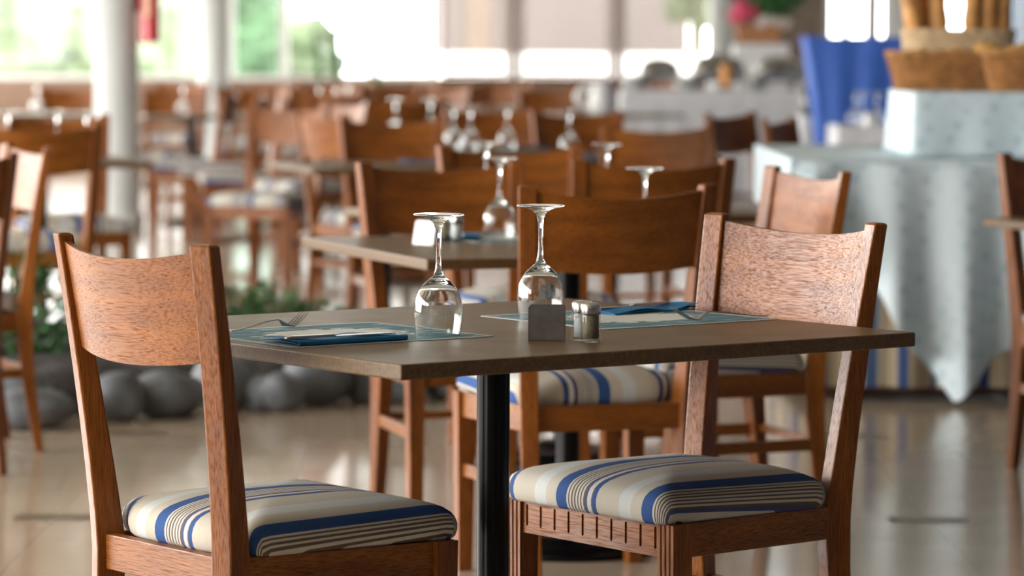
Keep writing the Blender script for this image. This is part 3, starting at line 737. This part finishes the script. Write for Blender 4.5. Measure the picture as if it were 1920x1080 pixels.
def make_knife():
    bm = bmesh.new(); rings = []
    for k in range(41):
        t = k/40; x = t*.215
        if t < .45: w, h, z0 = .0045 + .0018*(1 - abs(t - .12)/.35), .0052 - .0012*t, 0
        else:
            s_ = (t - .45)/.55; w = .0055 + .0040*min(1, s_*4) - (.0075*((s_ - .75)/.25)**2 if s_ > .75 else 0); h = .0016
        if t < .03: w *= .55 + 15*t; h *= .6 + 13*t
        y0, y1 = (-w, w) if t < .45 else (-.0055, -.0055 + 2*w)
        rings.append([(x, y0, .001), (x, y1, .001), (x, y1, .001 + h), (x, y0, .001 + h)])
    sweep(bm, rings); return finish('table_knife', bm, 'steel', bevel=.0008)
k1 = make_knife(); lay(k1, T1, T1a, -.502, -.117, 1, .012, .7605, 'steel table knife on the blue napkin nearest the table edge', 'knife', 'knives on the front table')
k2 = k1.copy(); COL.objects.link(k2); lay(k2, T1, T1a, .515, .152, -1, -.06, .7590, 'steel table knife on the blue napkin by the right chair', 'knife', 'knives on the front table')

def napkin_holder(x, y, rz, label, lean=.16):
    t = thing('napkin_holder', label, 'napkin holder', (x, y, .7502), rz, 'steel napkin holders')
    for s in (-1, 1):
        bm = bmesh.new(); rings = []
        w, h, r, th = .030, .0565, .004, .0012
        pts = [(-w, 0), (w, 0), (w, h - r), (w - r*.3, h - r*.3), (w - r, h), (-w + r, h), (-w + r*.3, h - r*.3), (-w, h - r)]
        for k in (0, 1): rings.append([(px, s*(.017 - pz*lean) + (k - .5)*th, .001 + pz) for px, pz in pts])
        sweep(bm, rings); finish('side_plate', bm, 'dull_steel', t)
    B('bottom_plate', -.030, .030, -.0165, .0165, 0, .0012, 'dull_steel', t)
hx, hy = on(T1, T1a, -.080, -.255); napkin_holder(hx, hy, T1a - .70, 'empty steel napkin holder on the front table beside the shakers', .05)
hx, hy = on(T2, T2a, -.335, .09); napkin_holder(hx, hy, -.60, 'bright steel napkin holder on the second table', .26)
def shaker(x, y, name, fill, label):
    t = thing(name, label, 'shaker', (x, y, .7502), 0)
    R, h = .0160, .046
    bm = bmesh.new()
    lathe(bm, [(0, .006), (R - .0022, .006), (R - .0022, h), (R - .0004, h), (R, h - .001), (R, .0015), (R - .0015, 0), (0, 0)], 40)
    o = finish('glass_body', bm, 'thin_glass', t)
    for p in o.data.polygons: p.use_smooth = abs(p.normal.z) < .5
    bm = bmesh.new(); lathe(bm, [(0, .0062), (R - .0026, .0062), (R - .0026, h - (.008 if fill == 'salt' else .002)), (0, h - (.006 if fill == 'salt' else .002))], 32)
    o = finish('contents', bm, fill, t)
    for p in o.data.polygons: p.use_smooth = abs(p.normal.z) < .5
    bm = bmesh.new(); lathe(bm, [(0, h - .0005), (R - .0003, h - .0005), (R + .0002, h + .001), (R + .0002, h + .0155), (R - .0015, h + .0175), (R - .006, h + .0192), (0, h + .0202)], 40)
    for q in range(5): lathe(bm, [(0, h + .0205), (.0009, h + .0205), (.0009, h + .0195)], 6, (.004*cos(q*1.26), .004*sin(q*1.26)))
    o = finish('screw_cap', bm, 'steel', t)
    for p in o.data.polygons: p.use_smooth = True
    return t
sx, sy = on(T1, T1a, -.036, -.292); shaker(sx, sy, 'salt_shaker', 'salt', 'glass salt shaker with steel cap beside the napkin holder')
sx, sy = on(T1, T1a, -.046, -.328); shaker(sx, sy, 'pepper_shaker', 'pepper', 'glass pepper shaker with steel cap, the nearer of the pair on the front table')
sx, sy = on(T2, T2a, -.215, .21); shaker(sx, sy, 'salt_shaker', 'salt', 'glass salt shaker on the second table left of the napkin')
sx, sy = on(T2, T2a, -.235, .245); shaker(sx, sy, 'pepper_shaker', 'pepper', 'glass pepper shaker on the second table behind its salt shaker')

# white jug on the far table
t = thing('white_jug', 'large white jug with loop handle on a far table', 'jug', (.64, 25.1, .7502))
bm = bmesh.new(); lathe(bm, [(0, 0), (.085, 0), (.095, .03), (.10, .09), (.085, .16), (.075, .20), (.08, .215), (.074, .213), (.068, .2), (.06, .1), (0, .04)], 32); finish('body', bm, 'china', t, smooth=True)
bm = bmesh.new(); rings = []
for k in range(15):
    an = PI/2 + PI*k/14; c = Vector((-.075 + .10*cos(an), 0, .115 + .075*sin(an)))
    rr = Vector((cos(an), 0, sin(an))); rings.append([tuple(c + rr*.026*cos(q*PI/4) + Vector((0, .03*sin(q*PI/4), 0))) for q in range(8)])
sweep(bm, rings); finish('handle', bm, 'china', t, smooth=True)
for k, (u, v) in enumerate(((-.12, -.15), (.1, -.2))):
    bm = bmesh.new(); lathe(bm, [(0, 0), (.05, 0), (.11, .014), (.112, .018), (.05, .006), (0, .005)], 32); o = finish('white_plate', bm, 'china', smooth=True, loc=(-1.2 + u, 24.2 + v, .7502))
    tag(o, ['white plate on the far table, left of two', 'white plate on the far table, right of two'][k], 'plate', 'white plates on the far table')

# ------------------------------------------------------------ planting bed
random.seed(5)
bm = bmesh.new(); g = {}; nx, ny = 60, 30
for i in range(nx + 1):
    for j in range(ny + 1):
        u, v = i/nx, j/ny; x = -3.4 + 3.35*u; yn = 11.42 + .72*max(0, (x + 1.6))
        y = yn + (13.3 - yn)*v if yn < 13 else yn
        e = min(u, 1 - u, v, 1 - v)*2; h = .13*min(1, e*3.0) + .05*noise.noise(Vector((x*4, y*4, 2))) + .03*noise.noise(Vector((x*13, y*13, 5)))
        g[i, j] = bm.verts.new((x, y, max(.0, h if e > 0 else 0)))
for i in range(nx):
    for j in range(ny): bm.faces.new((g[i, j], g[i+1, j], g[i+1, j+1], g[i, j+1]))
tag(finish('soil_bed', bm, 'soil', smooth=True), 'dark mulch of the planting bed ringed by grey boulders', 'soil', kind='stuff')
rocks = [(-1.80, 11.25, .13, .085), (-1.61, 11.42, .115, .10), (-1.545, 11.20, .15, .072), (-1.285, 11.42, .105, .090), (-1.15, 11.55, .15, .085), (-.97, 11.78, .125, .115), (-.84, 11.75, .075, .065), (-.775, 11.72, .085, .075), (-.665, 11.95, .135, .110), (-.49, 12.05, .11, .100), (-.37, 12.05, .10, .090), (-.22, 12.15, .12, .075), (-.06, 12.3, .11, .08), (-2.0, 11.4, .13, .09), (-2.2, 11.3, .12, .08), (-.20, 12.5, .11, .09)]
rlab = ['grey boulder at the left picture edge, beside the chair leg', 'dark grey boulder behind the left edge chair leg', 'broad flat grey boulder in front, left of the front chair\'s post', 'grey boulder half hidden by the front chair\'s left post', 'long flat topped grey boulder right of the front chair\'s left post', 'tall grey boulder seen between the front chair\'s posts', 'small grey boulder just left of the front chair\'s right post', 'round grey boulder just right of the front chair\'s right post', 'pale tall grey boulder under the front table\'s left edge', 'dark grey boulder under the front table, right of the pale one', 'grey boulder beside the far chair\'s left leg', 'low boulder behind the far chair\'s front rail', 'boulder at the right end of the bed', 'boulder outside the left edge of the bed row', 'boulder farthest left in the bed row', 'boulder behind the right end of the bed']
for k, (x, y, r, h) in enumerate(rocks):
    if k in (13, 14): continue
    bm = bmesh.new(); blob(bm, (0, 0, h*.86), 1, k + 1, .16, (r*.9, r*.72, h*.96), 4, 1.1)
    for v in bm.verts: v.co.z = max(0, v.co.z)
    o = finish('boulder', bm, 'rock', smooth=True, loc=(x, y, .001)); o.rotation_euler.z = random.uniform(-.5, .5); tag(o, rlab[k], 'boulder', 'grey boulders edging the planting bed')
def leafy(x, y, z0, r, h, n, label, seed, ls=.055):
    t = thing('leafy_shrub', label, 'plant', (x, y, z0)); rnd = random.Random(seed)
    bm = bmesh.new(); bs = bmesh.new()
    for k in range(9):
        an = rnd.uniform(0, 2*PI); q = rnd.uniform(.3, .9)*r; p0 = Vector((.02*cos(an), .02*sin(an), -.06)); p1 = Vector((q*cos(an), q*sin(an), h*rnd.uniform(.5, .9)))
        d = (p1 - p0).normalized(); sx = d.cross(Vector((0, 0, 1))).normalized()*.006; sy = sx.cross(d)
        sweep(bs, [[tuple(c + sx*a + sy*b) for a, b in ((1, 0), (-.5, .8), (-.5, -.8))] for c in (p0, (p0 + p1)/2 + Vector((0, 0, .03)), p1)])
    for k in range(n):
        an = rnd.uniform(0, 2*PI); q = r*math.sqrt(rnd.random()); zz = h*rnd.uniform(.05, 1)*(1 - .55*(q/r)**2)
        c = Vector((q*cos(an), q*sin(an), zz)); dirv = Vector((cos(an)*.8 + rnd.uniform(-.6, .6), sin(an)*.8 + rnd.uniform(-.6, .6), rnd.uniform(-.2, .9))).normalized()
        sd = dirv.cross(Vector((rnd.uniform(-.5, .5), rnd.uniform(-.5, .5), 1))).normalized(); up = sd.cross(dirv)
        l = ls*rnd.uniform(.7, 1.3); w = l*.24
        a, b_, c1, c2, m_ = c, c + dirv*l - up*l*.15, c + dirv*l*.45 + sd*w + up*l*.06, c + dirv*l*.45 - sd*w + up*l*.06, c + dirv*l*.45
        va, vb, v1, v2, vm = (bm.verts.new(p) for p in (a, b_, c1, c2, m_)); bm.faces.new((va, v1, vm)); bm.faces.new((v1, vb, vm)); bm.faces.new((vb, v2, vm)); bm.faces.new((v2, va, vm))
    finish('foliage', bm, 'leaf', t); finish('stems', bs, 'stem', t)
leafy(-1.80, 12.55, .10, .26, .42, 900, 'dark green shrub by the left picture edge behind the shining chair', 1)
leafy(-1.36, 12.75, .10, .25, .34, 900, 'dark green shrub left of the front chair\'s backrest', 2)
leafy(-1.0, 13.0, .10, .2, .26, 400, 'dark green plant hidden behind the front chair\'s backrest', 3)
leafy(-.88, 12.85, .10, .16, .25, 350, 'low green plant right of the front chair\'s right post', 4)
leafy(-.70, 12.95, .10, .14, .19, 250, 'small green plant above the left fork', 5)

# ------------------------------------------------------------ bread buffet
bt = thing('buffet_table', 'bread buffet table draped in pale blue cloth over a striped skirt', 'table', (1.0, 12.15, 0))
B('carcass', .04, 2.4, .05, 1.75, .07, .832, 'plinth', bt)
for k, (x, y) in enumerate(((.08, .1), (2.3, .1), (.08, 1.65), (2.3, 1.65))): B('foot', x, x + .09, y - .03, y + .06, 0, .07, 'plinth', bt)
B('plinth_rail', .1, 2.3, .06, .10, .02, .07, 'plinth', bt)
def skirt(name, p0, p1, z0, z1, amp, wl, m, parent, uvon=True, thick=.004):
    bm = bmesh.new(); uvl = bm.loops.layers.uv.new('weave'); P0, P1 = Vector(p0), Vector(p1); Ln = (P1 - P0).length; d = (P1 - P0)/Ln; nrm = Vector((d.y, -d.x)); n = int(Ln/.012); us = {}; g = {}
    for i in range(n + 1):
        s_ = Ln*i/n
        for j in range(9):
            v = j/8; z = z1 + (z0 - z1)*v; off = amp*(.35 + .65*v)*(sin(2*PI*s_/wl) + .4*sin(2*PI*s_/wl*.43 + 1)) + .012
            for k in (0, 1):
                p = P0 + d*s_ + nrm*(off + (thick if k else 0)); vv = bm.verts.new((p.x, p.y, z)); g[k, i, j] = vv; us[vv] = (s_, z)
    for i in range(n):
        for j in range(8):
            bm.faces.new((g[1, i, j], g[1, i, j+1], g[1, i+1, j+1], g[1, i+1, j])); bm.faces.new((g[0, i, j], g[0, i+1, j], g[0, i+1, j+1], g[0, i, j+1]))
        for j in (0, 8): bm.faces.new((g[0, i, j], g[0, i+1, j], g[1, i+1, j], g[1, i, j]))
    for f in bm.faces:
        for l in f.loops: l[uvl].uv = us[l.vert]
    return finish(name, bm, m, parent, smooth=True, uvs=True)
skirt('striped_skirt', (0, 0), (2.44, 0), .05, .835, .018, .17, 'skirt_fabric', bt)
skirt('striped_skirt', (0, 1.8), (0, 0), .05, .835, .018, .17, 'skirt_fabric', bt)
# overlay cloth: flat top, pointed drop in front, short drop at the left end
bm = bmesh.new(); g = {}; nx, nv = 150, 26; xc = .525
def drop(x):
    d = abs(x - xc); k = 1.30 if x < xc else .93
    return max(.03, .838 - .0 - k*d*(1 + .10*sin(x*31)) - .006)
for i in range(nx + 1):
    x = -.03 + 2.5*i/nx
    for j in range(nv + 1):
        v = j/nv; dz = drop(x)*v
        fold = .052 + .075*v + (.006 + .046*v)*sin((x - xc)*26 + .5) + .03*v*sin((x - xc)*11 + 2)
        pinch = .0 if v < .3 else (v - .3)*.25*max(0, 1 - abs(x - xc)/.6)
        xx = x + (xc - x)*pinch*.2
        for k in (0, 1): g[k, i, j] = bm.verts.new((xx, -fold*(1 if v > .03 else .4) - (.003 if k else 0), .842 - dz + (.001 if k else 0)))
for i in range(nx):
    for j in range(nv):
        bm.faces.new((g[1, i, j], g[1, i, j+1], g[1, i+1, j+1], g[1, i+1, j])); bm.faces.new((g[0, i, j], g[0, i+1, j], g[0, i+1, j+1], g[0, i, j+1]))
    bm.faces.new((g[0, i, nv], g[0, i+1, nv], g[1, i+1, nv], g[1, i, nv]))
box(bm, -.03, 2.47, -.035, 1.82, .833, .8425)
box(bm, -.035, -.028, 0, 1.82, .62, .84)
finish('pale_blue_cloth', bm, 'damask', bt, smooth=False)
for p in bt.children[-1].data.polygons: p.use_smooth = len(p.vertices) == 4 and abs(p.normal.z) < .7
# cloth covered riser
rz = thing('cloth_covered_riser', 'pale blue cloth covered riser under the bread baskets', 'riser', (1.42, 12.42, .8430))
bm = bmesh.new(); g = {}; n = 160; W_, Dp = .98, .80; outl = []
for i in range(n):
    s_ = i/n*4
    if s_ < 1: p = (W_*s_, 0)
    elif s_ < 2: p = (W_, Dp*(s_ - 1))
    elif s_ < 3: p = (W_*(3 - s_), Dp)
    else: p = (0, Dp*(4 - s_))
    outl.append(p)
prev = None
for j in range(13):
    v = j/12; ring = []
    for i, (px, py) in enumerate(outl):
        c = Vector((W_/2, Dp/2)); d = Vector((px, py)) - c
        s_ = 1 + .012*v + .016*v*sin(i*2*PI/n*19) + .012*v*sin(i*2*PI/n*7 + 1)
        q = c + d*s_; ring.append(bm.verts.new((q.x, q.y, .232 - .230*v + (0 if j else .0))))
    if prev:
        for i in range(n): bm.faces.new((prev[i], prev[(i+1) % n], ring[(i+1) % n], ring[i]))
    else: bm.faces.new(ring)
    prev = ring
bm.faces.new(list(reversed(prev)))
o = finish('cloth_cover', bm, 'damask', rz)
for p in o.data.polygons: p.use_smooth = abs(p.normal.z) < .7

def basket(name, label, loc, rx, ry, h, m, flare=1.18, weave=True, rows=14, stakes=24):
    t = thing(name, label, 'basket', loc, 0)
    bm = bmesh.new(); n = stakes*4; rings = []
    def ring(s_, z, k, amp):
        r = []
        for i in range(n):
            a = 2*PI*i/n; w = amp*sin(a*stakes + (PI if k % 2 else 0)); c = (abs(cos(a))**4 + abs(sin(a))**4)**-.18
            r.append(bm.verts.new(((rx*s_*c + w)*cos(a), (ry*s_*c + w)*sin(a), z)))
        return r
    pr = None
    for k in range(rows + 1):
        v = k/rows
        for q, bulge in ((0, .0), (1, 1.0)):
            if k == rows and q: continue
            z = h*(v + q*.5/rows); s_ = 1/flare + (1 - 1/flare)*(v + q*.5/rows)
            rg = ring(s_ + (.0 if not q else .012), z, k, .008)
            if pr:
                for i in range(n): bm.faces.new((pr[i], pr[(i+1) % n], rg[(i+1) % n], rg[i]))
            else: bm.faces.new(list(reversed(rg)))
            pr = rg
    # turn in and down the inside
    for s_, z in ((.96, h), (.93, h*.9), (.93/flare, h*.12)):
        rg = ring(s_, z, 0, 0)
        for i in range(n): bm.faces.new((pr[i], pr[(i+1) % n], rg[(i+1) % n], rg[i]))
        pr = rg
    bm.faces.new(pr); finish('woven_body', bm, m, t, smooth=True)
    # braided rim
    bm = bmesh.new(); rings = []
    for i in range(97):
        a = 2*PI*i/96; c = (abs(cos(a))**4 + abs(sin(a))**4)**-.18; ctr = Vector((rx*c*cos(a), ry*c*sin(a), h)); d = Vector((cos(a), sin(a), 0)); br = .010 + .003*sin(a*40)
        rings.append([tuple(ctr + d*br*cos(q*PI/3) + Vector((0, 0, br*sin(q*PI/3)))) for q in range(6)])
    sweep(bm, rings, cap=False); finish('rim', bm, m, t, smooth=True)
    return t
RZ = 1.0755
basket('bread_basket', 'wide brown wicker basket on the pale blue riser', (1.60, 12.80, RZ), .232, .13, .135, 'wicker')
basket('bread_basket', 'brown wicker basket cut off by the right picture edge', (1.88, 12.545, RZ), .20, .10, .14, 'wicker', 1.22)
basket('baguette_basket', 'tall pale basket full of upright baguettes', (1.66, 13.075, RZ), .205, .12, .215, 'wicker_light', 1.08)
def baguette(x, y, z, lx, ly, ln, r, label, k):
    bm = bmesh.new(); rings = []
    for i in range(25):
        s_ = i/24; rr = r*max(.02, (1 - abs(2*s_ - 1)**4))**.5*(1 + .08*sin(s_*30)); rings.append([(lx*s_*ln + rr*cos(q*PI/6), ly*s_*ln + rr*sin(q*PI/6), s_*ln) for q in range(12)])
    sweep(bm, rings); o = finish('baguette', bm, 'crust', smooth=True, loc=(x, y, z)); tag(o, label, 'bread', 'baguettes in the tall basket')
bl = ['baguette leaning out at the left of the tall basket', 'second baguette from the left in the tall basket', 'baguette left of the bright gap in the tall basket', 'baguette right of the bright gap in the tall basket', 'middle baguette of the right hand bunch', 'dark baguette towards the right of the bunch', 'rightmost baguette in the tall basket', 'baguette at the back of the tall basket\'s left side', 'baguette at the back of the tall basket\'s right side']
for k, (x, y, lx, ly) in enumerate(((1.545, 12.97, -.22, 0), (1.56, 13.03, -.10, .05), (1.60, 12.98, -.06, .02), (1.70, 12.97, .02, -.03), (1.755, 12.98, .05, .0), (1.80, 13.0, .09, .02), (1.82, 13.05, .05, .04), (1.54, 13.06, -.18, .05), (1.74, 13.07, .10, .1))):
    baguette(x, y + .075, RZ + .02, lx, ly, .50, .034, bl[k], k)
def roll(x, y, z, label, k):
    bm = bmesh.new(); blob(bm, (0, 0, .03), 1, k + 40, .12, (.055, .045, .035), 3); o = finish('bread_roll', bm, 'roll', smooth=True, loc=(x, y, z)); tag(o, label, 'bread', 'rolls in the wicker baskets')
rl = ['bread roll left in the wide basket', 'bread roll in the middle of the wide basket', 'bread roll right in the wide basket before the tall basket', 'bread roll at the left of the right hand basket', 'bread roll at the right of the right hand basket', 'bread roll behind in the right hand basket']
for k, (x, y, z) in enumerate(((1.48, 12.79, RZ + .085), (1.62, 12.78, RZ + .09), (1.73, 12.79, RZ + .112), (1.80, 12.545, RZ + .10), (1.91, 12.535, RZ + .105), (1.85, 12.575, RZ + .115))): roll(x, y, z, rl[k], k)

# ------------------------------------------------------------ blue draped stand and clothed table before it
t = thing('draped_stand', 'royal blue draped display stand behind the white clothed table', 'stand', (2.33, 24.0, 0))
B('stand_frame', -.22, .22, -.14, .14, 0, 1.27, 'plinth', t)
bm = bmesh.new(); prev = None; n = 120
for j in range(17):
    v = j/16; ring = []
    hw = .345 - .16*v**.8; hd = .22 - .05*v
    for i in range(n):
        a = 2*PI*i/n; c = max(abs(cos(a)), abs(sin(a))); px, py = cos(a)/c, sin(a)/c
        f = 1 + (.02 + .10*v)*sin(a*9 + .6*v) + .05*v*sin(a*4 + 1)
        ring.append(bm.verts.new((px*hw*f, py*hd*f, 1.30 - 1.24*v)))
    if prev:
        for i in range(n): bm.faces.new((prev[i], prev[(i+1) % n], ring[(i+1) % n], ring[i]))
    else: bm.faces.new(ring)
    prev = ring
finish('blue_drape', bm, 'blue_cloth', t, smooth=True)
def clothed_table(x, y, w, d, h, label, m, amp=.02):
    t = thing('clothed_table', label, 'table', (x, y, 0))
    B('table_frame', -w/2 + .05, w/2 - .05, -d/2 + .05, d/2 - .05, 0, h - .02, 'plinth', t)
    bm = bmesh.new(); prev = None; n = 160; per = 2*(w + d)
    for j in range(9):
        v = j/8; ring = []
        for i in range(n):
            s_ = per*i/n
            if s_ < w: px, py, nx_, ny_ = -w/2 + s_, -d/2, 0, -1
            elif s_ < w + d: px, py, nx_, ny_ = w/2, -d/2 + s_ - w, 1, 0
            elif s_ < 2*w + d: px, py, nx_, ny_ = w/2 - (s_ - w - d), d/2, 0, 1
            else: px, py, nx_, ny_ = -w/2, d/2 - (s_ - 2*w - d), -1, 0
            o_ = amp*v*(1 + sin(s_*2*PI/.21) + .4*sin(s_*2*PI/.5)); ring.append(bm.verts.new((px + nx_*o_, py + ny_*o_, h + (.02 - h)*v)))
        if prev:
            for i in range(n): bm.faces.new((prev[i], prev[(i+1) % n], ring[(i+1) % n], ring[i]))
        else: bm.faces.new(ring)
        prev = ring
    finish('draped_cloth', bm, m, t); return t
clothed_table(2.45, 21.6, .95, .7, .75, 'white clothed table with glasses in front of the blue draped stand', 'white_cloth')
for k, (x, y) in enumerate(((2.10, 21.5), (2.16, 21.65), (2.36, 21.5), (2.40, 21.7), (2.22, 21.4))): place_glass(x, y, ['upturned glass at the left of the white table before the blue drape', 'second glass from the left on the white table', 'glass in front on the right of the white table by the blue drape', 'glass behind on the right of the white table by the blue drape', 'middle glass on the white table before the blue drape'][k], .7505)
for k, (x, y) in enumerate(((2.18, 21.36), (2.4, 21.38))):
    bm = bmesh.new(); lathe(bm, [(0, 0), (.04, 0), (.045, .07), (.042, .075), (.038, .07), (.034, .008), (0, .006)], 24); tag(finish('white_cup', bm, 'china', smooth=True, loc=(x, y, .7505)), ['white cup on the left of the white table', 'white cup on the right of the white table'][k], 'cup', 'white cups on the white table')
# white buffet
WBx, WBy, WBh = 1.72, 29.2, .865
clothed_table(WBx, WBy, 1.65, .8, WBh, 'long white clothed buffet table with covered dishes', 'white_cloth', .012)
def chafing(x, y, label, s=1.0):
    t = thing('chafing_dish', label, 'chafing dish', (x, y, WBh + .001), 0, 'chafing dishes on the white buffet')
    bm = bmesh.new(); box(bm, -.22*s, .22*s, -.15*s, .15*s, .07, .15)
    for a in (-1, 1):
        for b_ in (-1, 1): box(bm, a*.19*s - .012, a*.19*s + .012, b_*.12*s - .012, b_*.12*s + .012, 0, .07)
    finish('water_pan', bm, 'steel', t, bevel=.006)
    bm = bmesh.new(); prev = None
    for j in range(11):
        v = j/10; ring = []; k = cos(v*PI/2*.96)
        for i in range(48):
            a = 2*PI*i/48; c = (abs(cos(a))**6 + abs(sin(a))**6)**(-1/6); ring.append(bm.verts.new((.215*s*c*cos(a)*k, .145*s*c*sin(a)*k, .152 + .15*s*sin(v*PI/2))))
        if prev:
            for i in range(48): bm.faces.new((prev[i], prev[(i+1) % 48], ring[(i+1) % 48], ring[i]))
        else: bm.faces.new(list(reversed(ring)))
        prev = ring
    bm.faces.new(prev); finish('domed_lid', bm, 'steel', t, smooth=True)
    B('lid_handle', -.06, .06, -.17*s, -.155*s, .17, .19, 'black', t, bevel=.004)
chafing(1.22, 29.25, 'steel chafing dish at the left end of the white buffet', .8); chafing(1.72, 29.35, 'steel chafing dish in the middle of the white buffet', 1.05); chafing(2.22, 29.3, 'steel chafing dish at the right end of the white buffet', .9)
t = thing('juice_dispenser', 'orange juice dispenser on the white buffet', 'dispenser', (1.76, 28.95, WBh + .001))
bm = bmesh.new(); lathe(bm, [(0, 0), (.06, 0), (.065, .02), (.05, .03), (0, .03)], 24); finish('foot', bm, 'steel', t, smooth=True)
bm = bmesh.new(); lathe(bm, [(0, .031), (.045, .031), (.045, .19), (0, .19)], 24); finish('juice_tank', bm, 'juice', t)
bm = bmesh.new(); lathe(bm, [(0, .191), (.05, .191), (.05, .205), (.01, .23), (0, .23)], 24); finish('lid', bm, 'roll', t)
for k, (x, y) in enumerate(((1.45, 28.95), (1.02, 29.0), (2.0, 28.95))):
    t = thing('plate_stack', ['stack of white plates left of the juice dispenser', 'stack of white plates at the left end of the white buffet', 'stack of white plates right of the juice dispenser'][k], 'plates', (x, y, WBh + .001), 0, 'plate stacks on the white buffet')
    bm = bmesh.new(); prof = [(0, 0)]
    for q in range(9): prof += [(.06, q*.014), (.12, q*.014 + .010), (.12, q*.014 + .013)]
    lathe(bm, prof + [(.06, .128), (0, .128)], 32); finish('plates', bm, 'china', t)
for k, (x, y, h, m) in enumerate(((2.43, 26.0, .30, 'amber'), (2.52, 26.05, .26, 'amber'), (2.60, 26.0, .28, 'amber'))):
    pass
clothed_table(2.45, 26.2, .6, .6, .72, 'small white clothed table with dark bottles', 'white_cloth')
for k, (x, y) in enumerate(((2.20, 26.1), (2.30, 26.0), (2.40, 26.15))):
    bm = bmesh.new(); lathe(bm, [(0, 0), (.042, 0), (.044, .01), (.044, .17), (.03, .2), (.015, .22), (.014, .29), (0, .29)], 24); tag(finish('bottle', bm, 'amber', smooth=True, loc=(x, y, .7205)), ['dark bottle left of the blue draped stand, first of three', 'dark bottle left of the blue draped stand, middle of three', 'dark bottle nearest to the blue draped stand'][k], 'bottle', 'dark bottles on the small table')

# planters at the back
t = thing('flower_stand', 'white pedestal carrying the terracotta flower box', 'pedestal', (2.2, 31.2, 0)); B('pedestal', -.24, .24, -.2, .2, 0, 1.255, 'china', t)
t = thing('flower_box', 'terracotta box of pink and white flowers on a white pedestal', 'planter', (2.18, 31.2, 1.256))
bm = bmesh.new(); sweep(bm, [[(-a, -b_, z), (a, -b_, z), (a, b_, z), (-a, b_, z)] for a, b_, z in ((.17, .11, 0), (.21, .14, .17), (.185, .115, .17), (.17, .10, .12))]); finish('box', bm, 'terracotta', t)
for nm, m, cs in (('pink_flowers', 'pink', ((-.14, -.05, .26, .08), (-.20, .0, .24, .06), (-.06, -.04, .28, .06), (-.14, 0, .33, .07))), ('white_flowers', 'white_petal', ((.06, -.1, .2, .06), (.15, -.1, .19, .055), (.24, -.08, .18, .05), (.02, -.12, .17, .04)))):
    bm = bmesh.new()
    for k, (x, y, z, r) in enumerate(cs): blob(bm, (x, y, z), r, k + 3, .8, (1, 1, .8), 3, 5)
    finish(nm, bm, m, t)
bm = bmesh.new()
for k, (x, y, z, r) in enumerate(((.08, .02, .33, .13), (.2, .05, .36, .14), (.3, 0, .42, .12), (-.05, .08, .34, .1), (.16, .05, .5, .14))): blob(bm, (x, y, z), r, k + 9, .8, (1, 1, .8), 3, 5)
finish('foliage', bm, 'leaf', t)
def sansevieria(x, y, leaves, label):
    t = thing('potted_plant', label, 'plant', (x, y, 0))
    bm = bmesh.new(); lathe(bm, [(0, 0), (.14, 0), (.18, .55), (.16, .55), (.15, .5), (0, .5)], 24); finish('pot', bm, 'terracotta', t)
    bm = bmesh.new()
    for dx, lx, h, w in leaves:
        rings = []
        for i in range(13):
            s_ = i/12; ww = w*(.6 + .8*s_ if s_ < .6 else 1.08*(1 - ((s_ - .6)/.4)**2) + .02); c = Vector((dx + lx*s_, .03*sin(dx*40), .5 + h*s_))
            rings.append([tuple(c + Vector((ww*cos(q*PI/4), ww*.35*sin(q*PI/4), 0))) for q in range(8)])
        sweep(bm, rings)
    finish('leaves', bm, 'cactus', t, smooth=True)
sansevieria(-1.80, 34.0, ((-.02, -.11, .92, .03), (.06, .03, .93, .04)), 'potted plant with two tall green leaves before the bright window')
sansevieria(-1.37, 34.0, ((.02, -.06, 1.06, .03), (.05, .02, .6, .03)), 'potted plant with one tall leaf right of the two leaved one')

# fire extinguisher on the first column
t = thing('fire_extinguisher', 'red fire extinguisher hanging on the front white column', 'fire extinguisher', (-2.375, 22.95, 1.24))
bm = bmesh.new(); lathe(bm, [(0, 0), (.055, 0), (.068, .015), (.068, .40), (.055, .45), (.03, .48), (0, .48)], 32); finish('cylinder', bm, 'red', t, smooth=True)
bm = bmesh.new(); lathe(bm, [(0, .475), (.02, .475), (.02, .52), (0, .52)], 16); box(bm, -.06, .02, -.012, .012, .52, .535); box(bm, -.07, .0, -.012, .012, .55, .565); finish('valve', bm, 'black', t)
B('bracket', -.10, -.06, -.02, .02, .2, .4, 'black', t)
bm = bmesh.new(); n = 10
for i in range(n):
    a0, a1 = -2.0 + .5*i/n, -2.0 + .5*(i+1)/n
    v = [bm.verts.new((.0692*cos(a), .0692*sin(a), z)) for a, z in ((a0, .17), (a1, .17), (a1, .38), (a0, .38))]; bm.faces.new(v)
finish('paper_label', bm, 'label', t)
